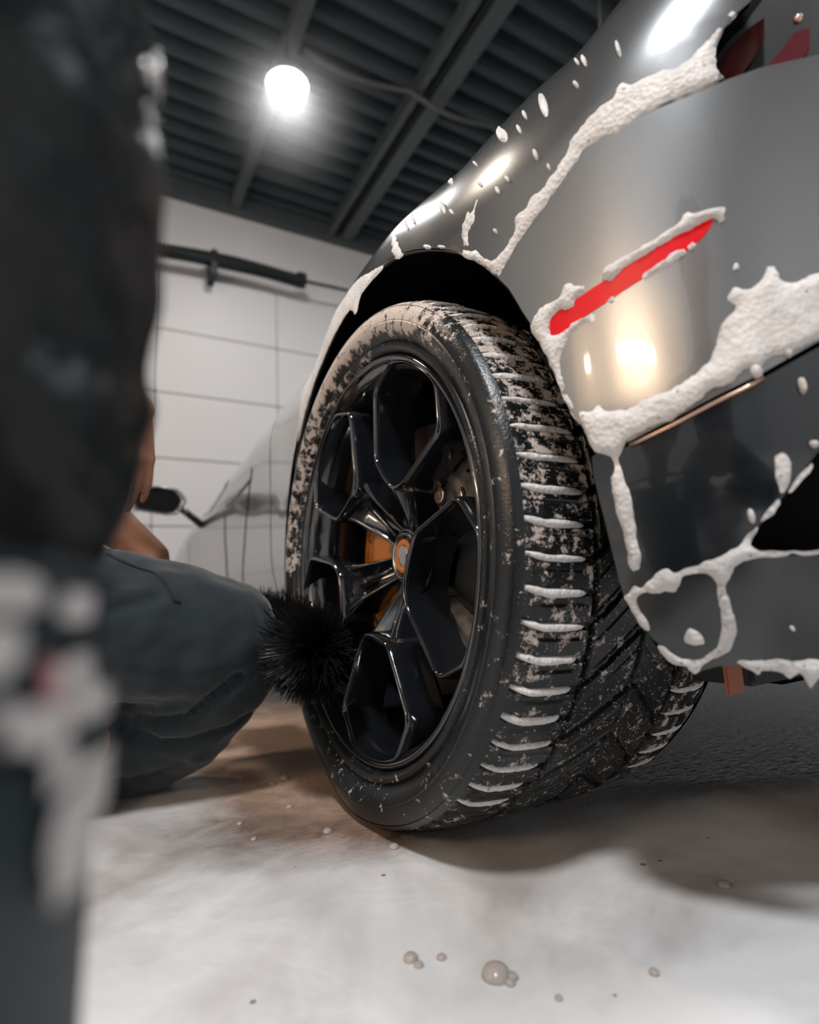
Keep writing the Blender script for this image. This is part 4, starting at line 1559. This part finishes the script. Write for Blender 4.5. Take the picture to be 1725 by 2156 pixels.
# -- the person close to the lens at the left edge, one arm down into the bucket
P2 = empty('person', (-.72, -1.06, 0))
tag(P2, 'blurred person in a black jacket at the left edge, arm over bucket', 'person')
sh2, el2 = Vector((-.56, -.93, .66)), at_depth(-150, -60, .15)
pv2, ch2, nk2, hd2 = Vector((-.86, -1.16, .26)), Vector((-.74, -1.06, .58)), Vector((-.68, -1.02, .80)), Vector((-.63, -.99, .92))
wr2 = at_depth(-40, 1215, .138)
wr2 = Vector((BKC.x, BKC.y, .275)) + (Vector((wr2.x, wr2.y, 0)) - BKC).normalized() * .05
B2 = [(pv2, .12, ch2, .12), (ch2, .12, nk2, .06), (nk2, .055, hd2, .06), (hd2 + Vector((0, 0, .02)), .075, hd2 + Vector((.03, 0, .07)), .088), (hd2 + Vector((.05, 0, -.03)), .05, hd2 + Vector((.065, 0, .03)), .07),
      (hd2 + Vector((.105, 0, .02)), .012, hd2 + Vector((.118, 0, 0)), .013), (ch2 + Vector((0, 0, .1)), .08, sh2, .05), (sh2, .040, el2, .030), (el2, .028, at_depth(-20, 800, .14), .022), (at_depth(-20, 800, .14), .022, wr2, .020),
      (ch2 + Vector((0, 0, .1)), .08, ch2 + Vector((-.12, .17, .1)), .05), (ch2 + Vector((-.12, .17, .1)), .05, Vector((-.84, -.76, .42)), .04), (Vector((-.84, -.76, .42)), .04, Vector((-.74, -.66, .30)), .026)]
hdir = (BKC - wr2)
hdir.z = -.30
B2 += hand(wr2, hdir, Vector((.3, -.6, .2)), .3, 1, .85) + hand(Vector((-.74, -.66, .30)), Vector((.5, .2, -.4)), Vector((0, 0, 1)), .5, 1, .95)
L2 = [(pv2 + Vector((-.06, .1, 0)), Vector((-.76, -.74, .10))), (pv2 + Vector((.06, -.1, 0)), Vector((-.50, -1.30, .10)))]
for hp, kn in L2:
    bk_ = (hp - kn); bk_.z = 0; bk_.normalize()
    B2 += [(hp, .08, kn, .055), (kn, .055, kn + bk_ * .38 + Vector((0, 0, -.03)), .038), (kn + bk_ * .38 + Vector((0, 0, -.03)), .036, kn + bk_ * .48 + Vector((0, 0, -.06)), .03)]
fused('body', B2, .0045, M['skin'], P2, 3)


def dsp2(c): return .0045 * fbm(c, 22, 3)


J2 = [(pv2 + Vector((0, 0, .10)), .135, ch2, .14), (ch2, .14, ch2 + Vector((.02, 0, .10)), .12), (ch2 + Vector((0, 0, .1)), .10, sh2, .075), (sh2, .066, el2, .052),
      (el2, .052, at_depth(-60, 360, .14), .0462), (at_depth(-60, 360, .14), .0462, at_depth(-40, 590, .14), .0410), (at_depth(-60, 590, .14), .030, at_depth(30, 900, .142), .028),
      (at_depth(40, 915, .142), .0325, at_depth(34, 950, .142), .0320), (at_depth(34, 950, .142), .031, at_depth(-30, 1080, .142), .031), (at_depth(-30, 1080, .142), .031, at_depth(-40, 1215, .138), .027),
      (ch2 + Vector((0, 0, .1)), .09, ch2 + Vector((-.12, .17, .1)), .07), (ch2 + Vector((-.12, .17, .1)), .066, Vector((-.84, -.76, .42)), .055)]
fused('jacket', J2, .0045, M['jacket'], P2, 4, dsp2)
bm = bmesh.new()
bmesh.ops.create_uvsphere(bm, u_segments=16, v_segments=10, radius=.0030, matrix=Matrix.Translation(at_depth(313, 155, .145) - P2.location))
bmobj('glint_bead', bm, M['steel'], P2, True)  # steel bead added to give a round blurred glint on the sleeve
T2 = []
for hp, kn in L2:
    bk_ = (hp - kn); bk_.z = 0; bk_.normalize()
    T2 += [(hp, .11, kn, .078), (kn, .078, kn + bk_ * .36 + Vector((0, 0, -.035)), .058)]
o = fused('trousers', T2, .009, M['trouser'], P2, 6)
fused('hair', [(hd2 + Vector((-.005, 0, .04)), .082, hd2 + Vector((.02, 0, .09)), .092)], .008, M['hair'], P2, 4)

# faces
for P_, h_ in ((P1, head), (P2, hd2)):
    for sy in (-1, 1):
        bm = bmesh.new()
        bmesh.ops.create_uvsphere(bm, u_segments=14, v_segments=10, radius=.0125, matrix=Matrix.Translation(h_ + Vector((.106, sy * .031, .040)) - P_.location))
        bmobj('eye', bm, M['eye'], P_, True)
        V, F = tube([h_ + Vector((.120, sy * .016, .060)) - P_.location, h_ + Vector((.117, sy * .032, .065)) - P_.location, h_ + Vector((.104, sy * .048, .060)) - P_.location], [.003, .004, .002], 6)
        obj('eyebrow', V, F, M['hair'], P_, smooth=True)
    V, F = tube([h_ + Vector((.100, -.022, -.040)) - P_.location, h_ + Vector((.113, 0, -.038)) - P_.location, h_ + Vector((.100, .022, -.040)) - P_.location], [.003, .005, .003], 8)
    obj('mouth', V, F, M['lip'], P_, smooth=True)

# ------------------------------------------------------------------ bucket
bc = BKC
bk = empty('wash_bucket', (bc.x, bc.y, 0))
tag(bk, 'slate wash bucket with pale blotched label at the lower left', 'bucket')
HB = .281
V, F = lathe([(.002, .0005), (.002, .122), (.006, .125), (HB * .5, .128), (HB - .05, .130), (HB - .045, .133), (HB - .028, .133), (HB - .025, .130), (HB - .004, .1315), (HB, .1335), (HB + .002, .1315), (HB, .128), (HB - .03, .1265), (.05, .118), (.03, .05), (.03, .0005)], 72)
obj('shell', [(p[1], p[2], p[0]) for p in V], F, M['bucket'], bk, True)


def wrap(name, a0, a1, z0, z1, mt, seed=0):
    """a curved printed patch on the bucket wall."""
    V, F = [], []
    na, nz = 14, 10
    for i in range(na + 1):
        for j in range(nz + 1):
            u, v_ = i / na * 2 - 1, j / nz * 2 - 1
            rr = max(abs(u), abs(v_))
            q = math.hypot(u, v_)
            f_ = (rr / q if q > 1e-6 else 1)
            f_ = f_ * .6 + .4
            wob = 1 + .18 * fbm((u * 1.5, v_ * 1.5, seed))
            a_ = R((a0 + a1) / 2 + (a1 - a0) / 2 * u * f_ * wob)
            z_ = (z0 + z1) / 2 + (z1 - z0) / 2 * v_ * f_ * wob
            r_ = .125 + (.1310 - .125) * min(1, z_ / HB) + .0018
            if HB - .05 < z_ < HB - .02: r_ += .003
            V.append((r_ * math.cos(a_), r_ * math.sin(a_), z_))
    for i in range(na):
        for j in range(nz): F.append((i * (nz + 1) + j, (i + 1) * (nz + 1) + j, (i + 1) * (nz + 1) + j + 1, i * (nz + 1) + j + 1))
    return obj(name, V, F, mt, bk, True)


def bang(px, py):
    """angle round the bucket and height seen at a photo point."""
    r_ = ray(px, py)
    o_ = CAM - bk.location
    A_ = r_.x ** 2 + r_.y ** 2
    B_ = 2 * (o_.x * r_.x + o_.y * r_.y)
    C_ = o_.x ** 2 + o_.y ** 2 - .1325 ** 2
    D_ = B_ * B_ - 4 * A_ * C_
    if D_ < 0: return None
    t_ = (-B_ - math.sqrt(D_)) / (2 * A_)
    p = o_ + r_ * t_
    return math.degrees(math.atan2(p.y, p.x)), p.z


for i, (x0, y0, x1, y1, mt) in enumerate(((-60, 1205, 95, 1285, 'label'), (125, 1240, 205, 1310, 'label'), (-60, 1320, 45, 1420, 'label'), (95, 1385, 118, 1480, 'labelred'), (112, 1385, 200, 1500, 'label'), (-40, 1490, 40, 1560, 'label'), (70, 1690, 165, 1830, 'label'), (130, 1600, 196, 1700, 'label'), (10, 1500, 110, 1560, 'label'), (60, 1590, 120, 1650, 'label'))):
    p, q = bang(min(x0, 190), y0), bang(min(x1, 196), y1)
    if p and q: wrap('label_patch', p[0], q[0], q[1], p[1], M[mt], i)
# foam heaped at the rim
V, F = [], []
nn_ = 30
for i in range(nn_ + 1):
    for j in range(nn_ + 1):
        u, v_ = i / nn_ * 2 - 1, j / nn_ * 2 - 1
        q = max(abs(u), abs(v_)) / max(1e-6, math.hypot(u, v_)) if (u or v_) else 1
        x_, y_ = u * q * .124, v_ * q * .124
        V.append((x_, y_, HB - .012 + .010 * fbm((x_ * 20, y_ * 20, 0))))
for i in range(nn_):
    for j in range(nn_): F.append((i * (nn_ + 1) + j, (i + 1) * (nn_ + 1) + j, (i + 1) * (nn_ + 1) + j + 1, i * (nn_ + 1) + j + 1))
o = obj('suds', V, F, M['foam'], bk, True)
o['kind'] = 'stuff'

# ------------------------------------------------------------------ bubbles on the floor
BUB = [(1045, 2055, .011, 'largest soap bubble on the white foam in front'), (1078, 2060, .005, 'small soap bubble touching the right of the largest bubble'), (1075, 2072, .004, 'tiny soap bubble just below the pair by the largest bubble'),
       (865, 2020, .006, 'soap bubble well to the left of the largest bubble'), (882, 2034, .004, 'tiny soap bubble below the bubble left of the largest'), (930, 2018, .004, 'lone tiny bubble between the two bubble clusters in front'),
       (1177, 2104, .003, 'nearest tiny bubble at the bottom of the picture'), (1378, 2050, .004, 'tiny bubble furthest right on the near foam'), (600, 1640, .007, 'largest bubble on the brown wet floor left of the tyre'),
       (575, 1652, .004, 'small bubble just left of the largest brown floor bubble'), (535, 1768, .004, 'tiny bubble furthest from the tyre on the foam edge'), (690, 1752, .006, 'bubble on the brown floor close before the tyre'),
       (505, 1735, .004, 'tiny bubble near the trouser shin on the pale foam'), (1525, 1865, .006, 'bubble on shaded foam below the black bumper'), (610, 1700, .005, 'bubble midway along the brown wet floor patch'), (830, 1785, .006, 'bubble at the foot of the tyre on dark foam')]
for px, py, r_, lab in BUB:
    c = at_plane(px, py, 2, 0)
    V, F = [], []
    for i in range(7):
        a_ = math.pi / 2 * i / 6
        for k_ in range(16):
            b_ = 2 * math.pi * k_ / 16
            V.append((r_ * math.cos(a_) * math.cos(b_), r_ * math.cos(a_) * math.sin(b_), r_ * .75 * math.sin(a_) + .0004))
    for i in range(6):
        for k_ in range(16): F.append((i * 16 + k_, i * 16 + (k_ + 1) % 16, (i + 1) * 16 + (k_ + 1) % 16, (i + 1) * 16 + k_))
    o = obj('soap_bubble', V, F, M['bubble'], None, True)
    o.location = c
    tag(o, lab, 'bubble', 'soap bubbles on the floor')

# ------------------------------------------------------------------ mist volume, added to imitate lens glow round the lamp
mm = bpy.data.materials.new('lamp_bloom')
mm.use_nodes = True
nt_ = mm.node_tree
nt_.nodes.remove(nt_.nodes['Principled BSDF'])
vs_ = nt_.nodes.new('ShaderNodeVolumeScatter')
tc = nt_.nodes.new('ShaderNodeTexCoord')
ln_ = nt_.nodes.new('ShaderNodeVectorMath'); ln_.operation = 'LENGTH'
mr = nt_.nodes.new('ShaderNodeMapRange')
mr.interpolation_type = 'SMOOTHSTEP'
mr.inputs['From Min'].default_value = .05
mr.inputs['From Max'].default_value = .75
mr.inputs['To Min'].default_value = .16
mr.inputs['To Max'].default_value = 0.0
nt_.links.new(tc.outputs['Object'], ln_.inputs[0])
nt_.links.new(ln_.outputs['Value'], mr.inputs['Value'])
nt_.links.new(mr.outputs[0], vs_.inputs['Density'])
nt_.links.new(vs_.outputs[0], nt_.nodes['Material Output'].inputs['Volume'])
bm = bmesh.new()
bmesh.ops.create_icosphere(bm, subdivisions=3, radius=.78)
o = bmobj('bloom', bm, mm)
o.location = (LAMPS[0][0], LAMPS[0][1], LAMPS[0][2] - .02)
tag(o, 'soft mist added as lens glow around the round ceiling lamp', 'bloom', kind='stuff')
